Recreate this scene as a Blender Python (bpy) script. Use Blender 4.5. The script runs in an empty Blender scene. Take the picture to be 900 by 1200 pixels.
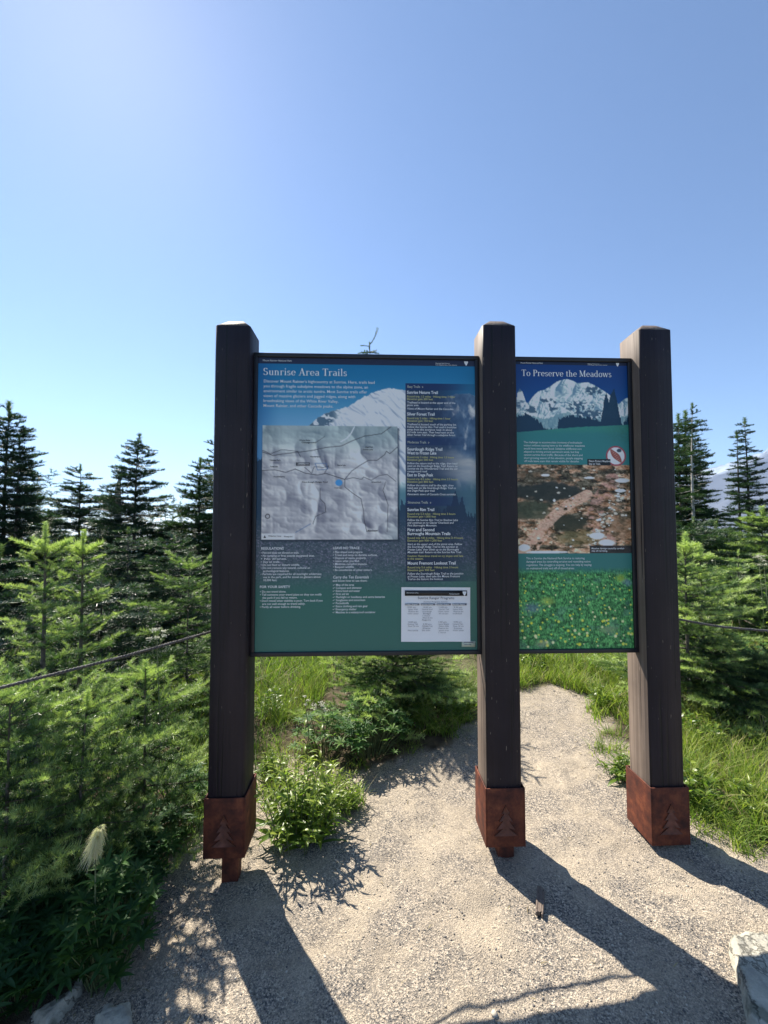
import bpy, math, random
import numpy as np
from mathutils import Vector, Matrix

R = math.radians
S = bpy.context.scene
COL = S.collection
rng = np.random.default_rng(7)
random.seed(7)

# ------------------------------------------------------------------ camera
F, PITCH, CAMH = 475.0, R(2.35), 1.35
cam_d = bpy.data.cameras.new('camera')
cam_d.sensor_fit = 'HORIZONTAL'; cam_d.sensor_width = 36.0; cam_d.lens = F / 900 * 36
cam_d.clip_start = 0.05; cam_d.clip_end = 60000
cam = bpy.data.objects.new('camera', cam_d); COL.objects.link(cam)
cam.location = (0, 0, CAMH); cam.rotation_euler = (R(90) + PITCH, 0, 0)
S.camera = cam

def ray(px, py):
    u, v = (px - 450) / F, (600 - py) / F
    c, s = math.cos(PITCH), math.sin(PITCH)
    return np.array([u, c - v * s, s + v * c])

def at(px, py, Y):
    """point of the view through photo pixel (px, py) at world depth Y metres"""
    d = ray(px, py)
    return np.array([0, 0, CAMH]) + d * (Y / d[1])

# ------------------------------------------------------------------ noise
def _hash(ix, iy, seed):
    h = (ix.astype(np.int64) * 374761393 + iy.astype(np.int64) * 668265263 + seed * 974634777) & 0xffffffff
    h = ((h ^ (h >> 13)) * 1274126177) & 0xffffffff
    return ((h ^ (h >> 16)) & 0xffff) / 65535.0

def vnoise(x, y, seed=0):
    x = np.asarray(x, float); y = np.asarray(y, float)
    ix, iy = np.floor(x), np.floor(y); fx, fy = x - ix, y - iy
    fx = fx * fx * (3 - 2 * fx); fy = fy * fy * (3 - 2 * fy)
    a, b = _hash(ix, iy, seed), _hash(ix + 1, iy, seed)
    c, d = _hash(ix, iy + 1, seed), _hash(ix + 1, iy + 1, seed)
    return (a * (1 - fx) + b * fx) * (1 - fy) + (c * (1 - fx) + d * fx) * fy

def fbm(x, y, seed=0, octv=4, lac=2.03, gain=.5):
    t, amp, tot = 0, 1.0, 0
    for o in range(octv):
        t = t + amp * vnoise(np.asarray(x) * lac ** o + 17.3 * o, np.asarray(y) * lac ** o - 9.1 * o, seed + o)
        tot += amp; amp *= gain
    return t / tot

def sstep(a, b, x):
    t = np.clip((x - a) / (b - a), 0, 1); return t * t * (3 - 2 * t)

# ------------------------------------------------------------------ terrain
def terrain(x, y):
    x = np.asarray(x, float); y = np.asarray(y, float)
    d = np.hypot(x, y)
    z = .052 * (np.clip(x, -1.4, 2.4) + .6) + .004 * np.clip(y - 1.6, -1, 4)
    z = z + (fbm(x * 1.3, y * 1.3, 3, 3) - .5) * .07 * sstep(1.2, 3.5, d)
    z = z + (fbm(x * 5, y * 5, 5, 3) - .5) * .022
    z = z + (fbm(x * .12, y * .12, 9, 3) - .5) * 1.2 * sstep(8, 25, d)
    z = z - .075 * np.clip(d - 16, 0, 2600)
    z = z + (fbm(x * .0012, y * .0012, 19, 4) - .5) * 120 * sstep(600, 3000, d)
    return z

def tz(x, y): return float(terrain(x, y))

def ground_at(px, py):
    d = ray(px, py); z = .03
    for _ in range(6):
        t = (z - CAMH) / d[2]; p = d * t; z = tz(p[0], p[1])
    return np.array([p[0], p[1], z])

def inpoly(x, y, poly):
    inside = np.zeros(np.shape(x), bool); n = len(poly)
    for i in range(n):
        x0, y0 = poly[i]; x1, y1 = poly[(i + 1) % n]
        c = ((y0 > y) != (y1 > y)) & (x < (x1 - x0) * (y - y0) / (y1 - y0 + 1e-12) + x0)
        inside ^= c
    return inside

def polydist(x, y, poly):
    """signed distance, positive inside"""
    dmin = np.full(np.shape(x), 1e9); n = len(poly)
    for i in range(n):
        x0, y0 = poly[i]; x1, y1 = poly[(i + 1) % n]
        dx, dy = x1 - x0, y1 - y0; L = dx * dx + dy * dy + 1e-12
        t = np.clip(((x - x0) * dx + (y - y0) * dy) / L, 0, 1)
        dmin = np.minimum(dmin, np.hypot(x - x0 - t * dx, y - y0 - t * dy))
    return np.where(inpoly(x, y, poly), dmin, -dmin)

PATH_PX = [(20, 1199), (95, 1140), (150, 1085), (190, 1030), (222, 975), (246, 935), (300, 900), (330, 878), (395, 903), (470, 888), (520, 868), (566, 836), (600, 812),
           (640, 800), (690, 815), (715, 850), (742, 900), (800, 938), (850, 960), (900, 985)]
PATH = [tuple(ground_at(*p)[:2]) for p in PATH_PX] + [(2.6, 1.55), (4.5, .9), (4.5, -3), (-3.5, -3), (-2.2, .35), (-1.35, .75)]

def pathness(x, y):
    e = (fbm(np.asarray(x) * 6, np.asarray(y) * 6, 31, 3) - .5) * .22
    return polydist(np.asarray(x, float), np.asarray(y, float), PATH) + e

# ------------------------------------------------------------------ mesh helpers
def mesh_np(name, verts, tris=None, quads=None, mats=(), midx=None, attrs=None, smooth=False, parent=None):
    """one mesh object out of numpy arrays; tris first, then quads"""
    me = bpy.data.meshes.new(name)
    verts = np.asarray(verts, np.float32).reshape(-1, 3)
    tris = np.zeros((0, 3), np.int32) if tris is None else np.asarray(tris, np.int32).reshape(-1, 3)
    quads = np.zeros((0, 4), np.int32) if quads is None else np.asarray(quads, np.int32).reshape(-1, 4)
    nt, nq = len(tris), len(quads)
    me.vertices.add(len(verts)); me.vertices.foreach_set('co', verts.ravel())
    loops = np.concatenate([tris.ravel(), quads.ravel()]).astype(np.int32)
    me.loops.add(len(loops)); me.loops.foreach_set('vertex_index', loops)
    me.polygons.add(nt + nq)
    st = np.concatenate([np.arange(nt) * 3, nt * 3 + np.arange(nq) * 4]).astype(np.int32)
    me.polygons.foreach_set('loop_start', st)
    for m in (mats if isinstance(mats, (list, tuple)) else [mats]): me.materials.append(m)
    if midx is not None: me.polygons.foreach_set('material_index', np.asarray(midx, np.int32))
    if smooth: me.polygons.foreach_set('use_smooth', np.ones(nt + nq, bool))
    for k, v in (attrs or {}).items():
        v = np.asarray(v, np.float32)
        if v.ndim == 1:
            a = me.attributes.new(k, 'FLOAT', 'POINT'); a.data.foreach_set('value', v)
        else:
            a = me.attributes.new(k, 'FLOAT_COLOR', 'POINT')
            if v.shape[1] == 3: v = np.concatenate([v, np.ones((len(v), 1), np.float32)], 1)
            a.data.foreach_set('color', v.ravel())
    me.update(calc_edges=True); me.validate()
    o = bpy.data.objects.new(name, me); COL.objects.link(o)
    if parent is not None: o.parent = parent
    return o

class Geo:
    """collects triangles / quads with a per-vertex tint and a per-face material index"""
    def __init__(s): s.v, s.t, s.q, s.tm, s.qm, s.a, s.n = [], [], [], [], [], [], 0
    def add(s, v, t=None, q=None, m=0, a=0.5):
        v = np.asarray(v, float).reshape(-1, 3)
        if t is not None and len(t):
            s.t.append(np.asarray(t).reshape(-1, 3) + s.n); s.tm.append(np.full(len(s.t[-1]), m))
        if q is not None and len(q):
            s.q.append(np.asarray(q).reshape(-1, 4) + s.n); s.qm.append(np.full(len(s.q[-1]), m))
        s.v.append(v); s.a.append(np.broadcast_to(np.asarray(a, float), (len(v),))); s.n += len(v)
    def box(s, c, d, m=0, a=.5, rot=None, bev=0):
        c = np.asarray(c, float); d = np.asarray(d, float) / 2
        if bev <= 0:
            v = np.array([[x, y, z] for x in (-1, 1) for y in (-1, 1) for z in (-1, 1)], float) * d
            q = [(0, 1, 3, 2), (4, 6, 7, 5), (0, 4, 5, 1), (2, 3, 7, 6), (0, 2, 6, 4), (1, 5, 7, 3)]
            t = None
        else:
            import bmesh
            bm = bmesh.new(); bmesh.ops.create_cube(bm, size=2)
            bmesh.ops.scale(bm, vec=tuple(d), verts=bm.verts)
            bmesh.ops.bevel(bm, geom=bm.edges[:], offset=bev, segments=2, affect='EDGES', profile=.6)
            bmesh.ops.triangulate(bm, faces=bm.faces[:])
            bm.verts.index_update()
            v = np.array([x.co[:] for x in bm.verts]); t = [[w.index for w in f.verts] for f in bm.faces]; q = None
            bm.free()
        if rot is not None: v = v @ np.asarray(rot).T
        s.add(v + c, t, q, m, a)
    def tube(s, pts, rad, sides=6, m=0, a=.5, cap=True):
        pts = np.asarray(pts, float); n = len(pts)
        rad = np.broadcast_to(np.asarray(rad, float), (n,))
        tan = np.gradient(pts, axis=0); tan /= np.linalg.norm(tan, axis=1)[:, None] + 1e-12
        ref = np.array([0, 0, 1.0]) if abs(tan[0, 2]) < .9 else np.array([1.0, 0, 0])
        v = []
        for i in range(n):
            b = np.cross(tan[i], ref); b /= np.linalg.norm(b) + 1e-12; c = np.cross(b, tan[i]); ref = c
            an = np.arange(sides) / sides * 2 * math.pi
            v.append(pts[i] + rad[i] * (np.cos(an)[:, None] * b + np.sin(an)[:, None] * c))
            ref = c
        v = np.concatenate(v); q = []
        for i in range(n - 1):
            for k in range(sides):
                k2 = (k + 1) % sides
                q.append((i * sides + k, i * sides + k2, (i + 1) * sides + k2, (i + 1) * sides + k))
        t = []
        if cap:
            v = np.concatenate([v, pts[:1], pts[-1:]])
            for k in range(sides):
                k2 = (k + 1) % sides
                t.append((n * sides, k2, k)); t.append((n * sides + 1, (n - 1) * sides + k, (n - 1) * sides + k2))
        s.add(v, t, q, m, a)
    def arrays(s):
        v = np.concatenate(s.v) if s.v else np.zeros((0, 3))
        t = np.concatenate(s.t) if s.t else np.zeros((0, 3), int)
        q = np.concatenate(s.q) if s.q else np.zeros((0, 4), int)
        m = np.concatenate(s.tm + s.qm) if (s.tm or s.qm) else np.zeros(0, int)
        return v, t, q, m, np.concatenate(s.a) if s.a else np.zeros(0)
    def build(s, name, mats, parent=None, smooth=False):
        v, t, q, m, a = s.arrays()
        return mesh_np(name, v, t, q, mats, m, {'tint': a}, smooth, parent)

def tag(o, label=None, cat=None, group=None, kind=None):
    if label: o['label'] = label
    if cat: o['category'] = cat
    if group: o['group'] = group
    if kind: o['kind'] = kind
    return o

def thing(name, label, cat, loc=(0, 0, 0), rz=0, group=None):
    o = bpy.data.objects.new(name, None); COL.objects.link(o)
    o.empty_display_size = .1
    o.location = tuple(float(c) for c in loc); o.rotation_euler = (0, 0, rz)
    return tag(o, label, cat, group)

def copy_tree(o, parent=None):
    kids = [c for c in KIDS.get(o.name, [])]
    c = o.copy(); COL.objects.link(c); c.parent = parent
    KIDS[c.name] = []
    for ch in kids:
        KIDS[c.name].append(copy_tree(ch, c))
    return c
KIDS = {}

# ------------------------------------------------------------------ materials
def mat(name):
    m = bpy.data.materials.new(name); m.use_nodes = True
    nt = m.node_tree; nt.nodes.clear()
    return m, nt, nt.nodes, nt.links

def nd(nt, typ, **kw):
    n = nt.nodes.new(typ)
    for k, v in kw.items():
        if k.startswith('i_'):
            key = k[2:]; key = int(key) if key.isdigit() else key.replace('_', ' ')
            n.inputs[key].default_value = v
        else: setattr(n, k, v)
    return n

def ramp(nt, stops, fac=None):
    r = nd(nt, 'ShaderNodeValToRGB'); e = r.color_ramp.elements
    while len(e) < len(stops): e.new(.5)
    for el, (p, c) in zip(e, stops):
        el.position = p; el.color = (*c, 1) if len(c) == 3 else c
    if fac is not None: nt.links.new(fac, r.inputs[0])
    return r

def simple(name, col, rough=.6, metal=0, noise=0, scale=30, bump=0, coords='Object', spec=.5):
    m, nt, N, L = mat(name)
    out = nd(nt, 'ShaderNodeOutputMaterial'); b = nd(nt, 'ShaderNodeBsdfPrincipled')
    b.inputs['Roughness'].default_value = rough; b.inputs['Metallic'].default_value = metal
    b.inputs['Specular IOR Level'].default_value = spec
    L.new(b.outputs[0], out.inputs[0])
    if noise or bump:
        tc = nd(nt, 'ShaderNodeTexCoord'); n = nd(nt, 'ShaderNodeTexNoise'); n.inputs['Scale'].default_value = scale
        n.inputs['Detail'].default_value = 5; L.new(tc.outputs[coords], n.inputs['Vector'])
        lo = tuple(c * (1 - noise) for c in col); hi = tuple(min(1, c * (1 + noise)) for c in col)
        r = ramp(nt, [(.3, lo), (.7, hi)], n.outputs['Fac']); L.new(r.outputs[0], b.inputs['Base Color'])
        if bump:
            bp = nd(nt, 'ShaderNodeBump'); bp.inputs['Strength'].default_value = bump; bp.inputs['Distance'].default_value = .01
            L.new(n.outputs['Fac'], bp.inputs['Height']); L.new(bp.outputs[0], b.inputs['Normal'])
    else: b.inputs['Base Color'].default_value = (*col, 1)
    return m

def leafmat(name, dark, mid, light, trans=.35, rough=.5, spec=.35, tr_boost=1.25):
    """foliage: 'tint' runs from old growth to new growth"""
    m, nt, N, L = mat(name)
    out = nd(nt, 'ShaderNodeOutputMaterial'); b = nd(nt, 'ShaderNodeBsdfPrincipled')
    b.inputs['Roughness'].default_value = rough; b.inputs['Specular IOR Level'].default_value = spec
    at_ = nd(nt, 'ShaderNodeAttribute', attribute_name='tint')
    r = ramp(nt, [(0, dark), (.5, mid), (1, light)], at_.outputs['Fac'])
    L.new(r.outputs[0], b.inputs['Base Color'])
    t = nd(nt, 'ShaderNodeBsdfTranslucent')
    mx = nd(nt, 'ShaderNodeMix', data_type='RGBA', blend_type='MULTIPLY'); mx.inputs[0].default_value = 1
    L.new(r.outputs[0], mx.inputs[6]); mx.inputs[7].default_value = (tr_boost, tr_boost * 1.12, tr_boost * .55, 1)
    L.new(mx.outputs[2], t.inputs[0])
    ms = nd(nt, 'ShaderNodeMixShader'); ms.inputs[0].default_value = trans
    L.new(b.outputs[0], ms.inputs[1]); L.new(t.outputs[0], ms.inputs[2]); L.new(ms.outputs[0], out.inputs[0])
    return m

def woodmat(name, a, b_, c_, rough=.55, streak=.35):
    """painted timber with vertical grain, checks and scuffs; z is the grain direction"""
    m, nt, N, L = mat(name)
    out = nd(nt, 'ShaderNodeOutputMaterial'); b = nd(nt, 'ShaderNodeBsdfPrincipled')
    b.inputs['Roughness'].default_value = rough; b.inputs['Specular IOR Level'].default_value = .35
    tc = nd(nt, 'ShaderNodeTexCoord'); mp = nd(nt, 'ShaderNodeMapping'); mp.inputs['Scale'].default_value = (70, 70, 1.6)
    L.new(tc.outputs['Object'], mp.inputs[0])
    n1 = nd(nt, 'ShaderNodeTexNoise'); n1.inputs['Scale'].default_value = 1.0; n1.inputs['Detail'].default_value = 6
    L.new(mp.outputs[0], n1.inputs['Vector'])
    n2 = nd(nt, 'ShaderNodeTexNoise'); n2.inputs['Scale'].default_value = 6; n2.inputs['Detail'].default_value = 4
    L.new(tc.outputs['Object'], n2.inputs['Vector'])
    r = ramp(nt, [(.25, a), (.5, b_), (.8, c_)])
    mxf = nd(nt, 'ShaderNodeMath', operation='MULTIPLY_ADD'); mxf.inputs[1].default_value = streak
    L.new(n1.outputs['Fac'], mxf.inputs[0])
    m2 = nd(nt, 'ShaderNodeMath', operation='MULTIPLY'); m2.inputs[1].default_value = 1 - streak
    L.new(n2.outputs['Fac'], m2.inputs[0]); L.new(m2.outputs[0], mxf.inputs[2]); L.new(mxf.outputs[0], r.inputs[0])
    # pale scuffs where the paint has chipped
    mp3 = nd(nt, 'ShaderNodeMapping'); mp3.inputs['Scale'].default_value = (160, 160, 26)
    L.new(tc.outputs['Object'], mp3.inputs[0])
    n3 = nd(nt, 'ShaderNodeTexNoise'); n3.inputs['Scale'].default_value = 1; n3.inputs['Detail'].default_value = 2
    L.new(mp3.outputs[0], n3.inputs['Vector'])
    r3 = ramp(nt, [(.70, (0, 0, 0)), (.76, (.8, .8, .8))], n3.outputs['Fac'])
    mx = nd(nt, 'ShaderNodeMix', data_type='RGBA'); L.new(r3.outputs[0], mx.inputs[0]); L.new(r.outputs[0], mx.inputs[6])
    mx.inputs[7].default_value = (.26, .21, .17, 1)
    mp4 = nd(nt, 'ShaderNodeMapping'); mp4.inputs['Scale'].default_value = (95, 95, 1.1); mp4.inputs['Location'].default_value = (3, 1, 7)
    L.new(tc.outputs['Object'], mp4.inputs[0]); n4 = nd(nt, 'ShaderNodeTexNoise'); n4.inputs['Scale'].default_value = 1; n4.inputs['Detail'].default_value = 1.5
    L.new(mp4.outputs[0], n4.inputs['Vector']); r4 = ramp(nt, [(.635, (0, 0, 0)), (.665, (1, 1, 1))], n4.outputs['Fac'])
    mx4 = nd(nt, 'ShaderNodeMix', data_type='RGBA'); L.new(r4.outputs[0], mx4.inputs[0]); L.new(mx.outputs[2], mx4.inputs[6]); mx4.inputs[7].default_value = (.008, .007, .007, 1)
    L.new(mx4.outputs[2], b.inputs['Base Color'])
    hsub = nd(nt, 'ShaderNodeMath', operation='SUBTRACT'); L.new(n1.outputs['Fac'], hsub.inputs[0]); L.new(r4.outputs[0], hsub.inputs[1])
    bp = nd(nt, 'ShaderNodeBump'); bp.inputs['Strength'].default_value = .6; bp.inputs['Distance'].default_value = .004
    L.new(hsub.outputs[0], bp.inputs['Height']); L.new(bp.outputs[0], b.inputs['Normal'])
    L.new(b.outputs[0], out.inputs[0])
    return m

def rustmat(name):
    m, nt, N, L = mat(name)
    out = nd(nt, 'ShaderNodeOutputMaterial'); b = nd(nt, 'ShaderNodeBsdfPrincipled')
    b.inputs['Roughness'].default_value = .75; b.inputs['Metallic'].default_value = .15
    tc = nd(nt, 'ShaderNodeTexCoord')
    n1 = nd(nt, 'ShaderNodeTexNoise'); n1.inputs['Scale'].default_value = 22; n1.inputs['Detail'].default_value = 8; n1.inputs['Roughness'].default_value = .65
    L.new(tc.outputs['Object'], n1.inputs['Vector'])
    r = ramp(nt, [(.28, (.042, .010, .008)), (.5, (.14, .034, .016)), (.75, (.29, .088, .036))], n1.outputs['Fac'])
    n2 = nd(nt, 'ShaderNodeTexNoise'); n2.inputs['Scale'].default_value = 9; n2.inputs['Detail'].default_value = 7; n2.inputs['Roughness'].default_value = .7; L.new(tc.outputs['Object'], n2.inputs['Vector'])
    r2 = ramp(nt, [(.38, (.5, .46, .48)), (.64, (1.05, 1.05, 1.0))], n2.outputs['Fac'])
    mx = nd(nt, 'ShaderNodeMix', data_type='RGBA', blend_type='MULTIPLY'); mx.inputs[0].default_value = 1; L.new(r.outputs[0], mx.inputs[6]); L.new(r2.outputs[0], mx.inputs[7])
    L.new(mx.outputs[2], b.inputs['Base Color'])
    bp = nd(nt, 'ShaderNodeBump'); bp.inputs['Strength'].default_value = .35; bp.inputs['Distance'].default_value = .003
    L.new(n1.outputs['Fac'], bp.inputs['Height']); L.new(bp.outputs[0], b.inputs['Normal']); L.new(b.outputs[0], out.inputs[0])
    return m

def printmat(name):
    """printed panel face: colours come from the mesh's own print"""
    m, nt, N, L = mat(name)
    out = nd(nt, 'ShaderNodeOutputMaterial'); b = nd(nt, 'ShaderNodeBsdfPrincipled')
    b.inputs['Roughness'].default_value = .38; b.inputs['Specular IOR Level'].default_value = .4
    a = nd(nt, 'ShaderNodeAttribute', attribute_name='ink')
    L.new(a.outputs['Color'], b.inputs['Base Color'])
    L.new(b.outputs[0], out.inputs[0]); return m

def groundmat():
    m, nt, N, L = mat('gravel_and_soil')
    out = nd(nt, 'ShaderNodeOutputMaterial'); b = nd(nt, 'ShaderNodeBsdfPrincipled')
    b.inputs['Roughness'].default_value = .95; b.inputs['Specular IOR Level'].default_value = .15
    geo = nd(nt, 'ShaderNodeNewGeometry')
    P = geo.outputs['Position']
    # sand with broad worn patches
    n1 = nd(nt, 'ShaderNodeTexNoise'); n1.inputs['Scale'].default_value = 3.2; n1.inputs['Detail'].default_value = 6; L.new(P, n1.inputs['Vector'])
    sand = ramp(nt, [(.3, (.3, .255, .197)), (.52, (.42, .357, .272)), (.75, (.52, .442, .332))], n1.outputs['Fac'])
    # fine grit: voronoi cells with their own greys
    v1 = nd(nt, 'ShaderNodeTexVoronoi'); v1.inputs['Scale'].default_value = 240; L.new(P, v1.inputs['Vector'])
    hs = nd(nt, 'ShaderNodeSeparateColor'); L.new(v1.outputs['Color'], hs.inputs[0])
    grit = ramp(nt, [(0, (.075, .073, .073)), (.35, (.2, .185, .165)), (.7, (.36, .305, .24)), (1, (.54, .47, .38))], hs.outputs[0])
    n2 = nd(nt, 'ShaderNodeTexNoise'); n2.inputs['Scale'].default_value = 5.5; n2.inputs['Detail'].default_value = 5; n2.inputs['Roughness'].default_value = .6; L.new(P, n2.inputs['Vector'])
    gm = ramp(nt, [(.35, (.22, .22, .22)), (.6, (1, 1, 1))], n2.outputs['Fac'])
    mx = nd(nt, 'ShaderNodeMix', data_type='RGBA'); L.new(gm.outputs[0], mx.inputs[0]); L.new(sand.outputs[0], mx.inputs[6]); L.new(grit.outputs[0], mx.inputs[7])
    # second, finer grain over everything
    v2 = nd(nt, 'ShaderNodeTexVoronoi'); v2.inputs['Scale'].default_value = 420; L.new(P, v2.inputs['Vector'])
    h2 = nd(nt, 'ShaderNodeSeparateColor'); L.new(v2.outputs['Color'], h2.inputs[0])
    g2 = ramp(nt, [(0, (.5, .5, .52)), (.5, (1, 1, 1)), (1, (1.25, 1.22, 1.15))], h2.outputs[1])
    mx2 = nd(nt, 'ShaderNodeMix', data_type='RGBA', blend_type='MULTIPLY'); mx2.inputs[0].default_value = .75
    L.new(mx.outputs[2], mx2.inputs[6]); L.new(g2.outputs[0], mx2.inputs[7])
    # soil and litter off the path, green further out
    n3 = nd(nt, 'ShaderNodeTexNoise'); n3.inputs['Scale'].default_value = 14; n3.inputs['Detail'].default_value = 7; L.new(P, n3.inputs['Vector'])
    soil = ramp(nt, [(.3, (.035, .028, .02)), (.5, (.085, .065, .043)), (.75, (.17, .14, .09))], n3.outputs['Fac'])
    n4 = nd(nt, 'ShaderNodeTexNoise'); n4.inputs['Scale'].default_value = .35; n4.inputs['Detail'].default_value = 6; L.new(P, n4.inputs['Vector'])
    turf = ramp(nt, [(.35, (.03, .055, .02)), (.6, (.07, .105, .03))], n4.outputs['Fac'])
    af = nd(nt, 'ShaderNodeAttribute', attribute_name='far')
    mx3 = nd(nt, 'ShaderNodeMix', data_type='RGBA'); L.new(af.outputs['Fac'], mx3.inputs[0]); L.new(soil.outputs[0], mx3.inputs[6]); L.new(turf.outputs[0], mx3.inputs[7])
    ap = nd(nt, 'ShaderNodeAttribute', attribute_name='path')
    mx4 = nd(nt, 'ShaderNodeMix', data_type='RGBA'); L.new(ap.outputs['Fac'], mx4.inputs[0]); L.new(mx3.outputs[2], mx4.inputs[6]); L.new(mx2.outputs[2], mx4.inputs[7])
    L.new(mx4.outputs[2], b.inputs['Base Color'])
    bp = nd(nt, 'ShaderNodeBump'); bp.inputs['Strength'].default_value = .55; bp.inputs['Distance'].default_value = .006
    L.new(v1.outputs['Distance'], bp.inputs['Height'])
    bp2 = nd(nt, 'ShaderNodeBump'); bp2.inputs['Strength'].default_value = .5; bp2.inputs['Distance'].default_value = .003
    L.new(v2.outputs['Distance'], bp2.inputs['Height']); L.new(bp.outputs[0], bp2.inputs['Normal']); L.new(bp2.outputs[0], b.inputs['Normal'])
    L.new(b.outputs[0], out.inputs[0]); return m

def stonemat():
    m, nt, N, L = mat('pale_granite')
    out = nd(nt, 'ShaderNodeOutputMaterial'); b = nd(nt, 'ShaderNodeBsdfPrincipled'); b.inputs['Roughness'].default_value = .9
    P = nd(nt, 'ShaderNodeNewGeometry').outputs['Position']
    n1 = nd(nt, 'ShaderNodeTexNoise'); n1.inputs['Scale'].default_value = 26; n1.inputs['Detail'].default_value = 9; n1.inputs['Roughness'].default_value = .7; L.new(P, n1.inputs['Vector'])
    r1 = ramp(nt, [(.3, (.26, .25, .215)), (.5, (.4, .38, .31)), (.72, (.55, .51, .41))], n1.outputs['Fac'])
    n2 = nd(nt, 'ShaderNodeTexNoise'); n2.inputs['Scale'].default_value = 9; n2.inputs['Detail'].default_value = 6; L.new(P, n2.inputs['Vector'])
    r2 = ramp(nt, [(.58, (0, 0, 0)), (.63, (.7, .7, .7))], n2.outputs['Fac'])
    mx = nd(nt, 'ShaderNodeMix', data_type='RGBA'); L.new(r2.outputs[0], mx.inputs[0]); L.new(r1.outputs[0], mx.inputs[6]); mx.inputs[7].default_value = (.1, .11, .075, 1)
    v = nd(nt, 'ShaderNodeTexVoronoi', feature='DISTANCE_TO_EDGE'); v.inputs['Scale'].default_value = 7
    wv = nd(nt, 'ShaderNodeMix', data_type='VECTOR'); wv.inputs[0].default_value = .08; L.new(P, wv.inputs[4]); L.new(n1.outputs['Color'], wv.inputs[5]); L.new(wv.outputs[1], v.inputs['Vector'])
    r3 = ramp(nt, [(.0, (.25, .25, .25)), (.02, (1, 1, 1))], v.outputs['Distance'])
    m2 = nd(nt, 'ShaderNodeMix', data_type='RGBA', blend_type='MULTIPLY'); m2.inputs[0].default_value = .8; L.new(mx.outputs[2], m2.inputs[6]); L.new(r3.outputs[0], m2.inputs[7])
    L.new(m2.outputs[2], b.inputs['Base Color'])
    bp = nd(nt, 'ShaderNodeBump'); bp.inputs['Strength'].default_value = .9; bp.inputs['Distance'].default_value = .012; L.new(n1.outputs['Fac'], bp.inputs['Height'])
    bp2 = nd(nt, 'ShaderNodeBump'); bp2.inputs['Strength'].default_value = .7; bp2.inputs['Distance'].default_value = .006; L.new(r3.outputs[0], bp2.inputs['Height']); L.new(bp.outputs[0], bp2.inputs['Normal'])
    L.new(bp2.outputs[0], b.inputs['Normal']); L.new(b.outputs[0], out.inputs[0]); return m

def pebblemat():
    m, nt, N, L = mat('pebble_stone')
    out = nd(nt, 'ShaderNodeOutputMaterial'); b = nd(nt, 'ShaderNodeBsdfPrincipled'); b.inputs['Roughness'].default_value = .85
    a = nd(nt, 'ShaderNodeAttribute', attribute_name='tint')
    r = ramp(nt, [(0, (.05, .05, .055)), (.4, (.19, .175, .16)), (.75, (.38, .325, .25)), (1, (.62, .57, .48))], a.outputs['Fac'])
    L.new(r.outputs[0], b.inputs['Base Color']); L.new(b.outputs[0], out.inputs[0]); return m

M = {
    'post': woodmat('dark_brown_post_paint', (.0088, .0052, .0082), (.0145, .0089, .0132), (.028, .019, .0245), .55),
    'post_worn_sunlit': woodmat('weathered_and_sunlit_brown_wood', (.085, .063, .051), (.155, .118, .093), (.25, .195, .155), .7, .6),  # weathered wood; on the board posts its paler tone is painted-in sunlight
    'rust': rustmat('rusty_steel'),
    'rust_dark': simple('rust_emblem', (.12, .042, .026), .7, 0.1, .4, 40),
    'frame': simple('dark_navy_frame_paint', (.011, .013, .019), .45, 0, .25, 20),
    'back': simple('panel_back', (.03, .03, .03), .6, 0, .2, 12),
    'print': printmat('panel_print'),
    'white': simple('white_ink', (.83, .85, .86), .45),
    'cream': simple('cream_ink', (.62, .64, .52), .45),
    'yellow': simple('yellow_ink', (.58, .57, .22), .45),
    'black': simple('black_ink', (.018, .018, .02), .45),
    'grey_ink': simple('grey_ink', (.22, .22, .25), .45),
    'paper': simple('white_paper', (.86, .86, .87), .55, 0, .02, 8),
    'sticker': simple('pale_sticker', (.52, .6, .5), .5),
    'bark': simple('fir_bark', (.11, .092, .075), .9, 0, .45, 30, .6),
    'deadwood': simple('grey_deadwood', (.36, .33, .3), .85, 0, .35, 25, .4),
    'rope': simple('dark_rope', (.09, .085, .08), .8, 0, .5, 150, .8),
    'stone': stonemat(),
    'pebble': pebblemat(), 'ground': groundmat(),
    'fir': leafmat('fir_needles', (.009, .027, .015), (.055, .105, .042), (.26, .34, .11), .22, .45, .3),
    'fir_blue': leafmat('blue_fir_needles', (.011, .032, .019), (.048, .094, .048), (.18, .25, .095), .26, .42, .5),
    'fir_light': leafmat('young_fir_needles', (.012, .036, .018), (.12, .2, .07), (.5, .6, .23), .3, .4, .36),
    'grass': leafmat('grass_blades', (.05, .1, .02), (.15, .24, .04), (.36, .4, .09), .48, .5, .3),
    'herb': leafmat('herb_leaves', (.025, .07, .018), (.11, .185, .032), (.3, .37, .06), .48, .36, .5),
    'lupine': leafmat('lupine_leaves', (.02, .065, .024), (.065, .145, .044), (.18, .29, .07), .45, .5, .2),
    'stem': simple('plant_stem', (.1, .13, .05), .7, 0, .3, 40),
    'flower': simple('white_petals', (.56, .56, .42), .8),
    'seed': leafmat('seed_head_hair', (.5, .48, .33), (.62, .6, .42), (.75, .73, .55), .4, .7, .1, 1.0),
    'dry': leafmat('dry_stalks', (.2, .16, .09), (.32, .27, .15), (.42, .37, .22), .2, .7, .1),
}

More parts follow.
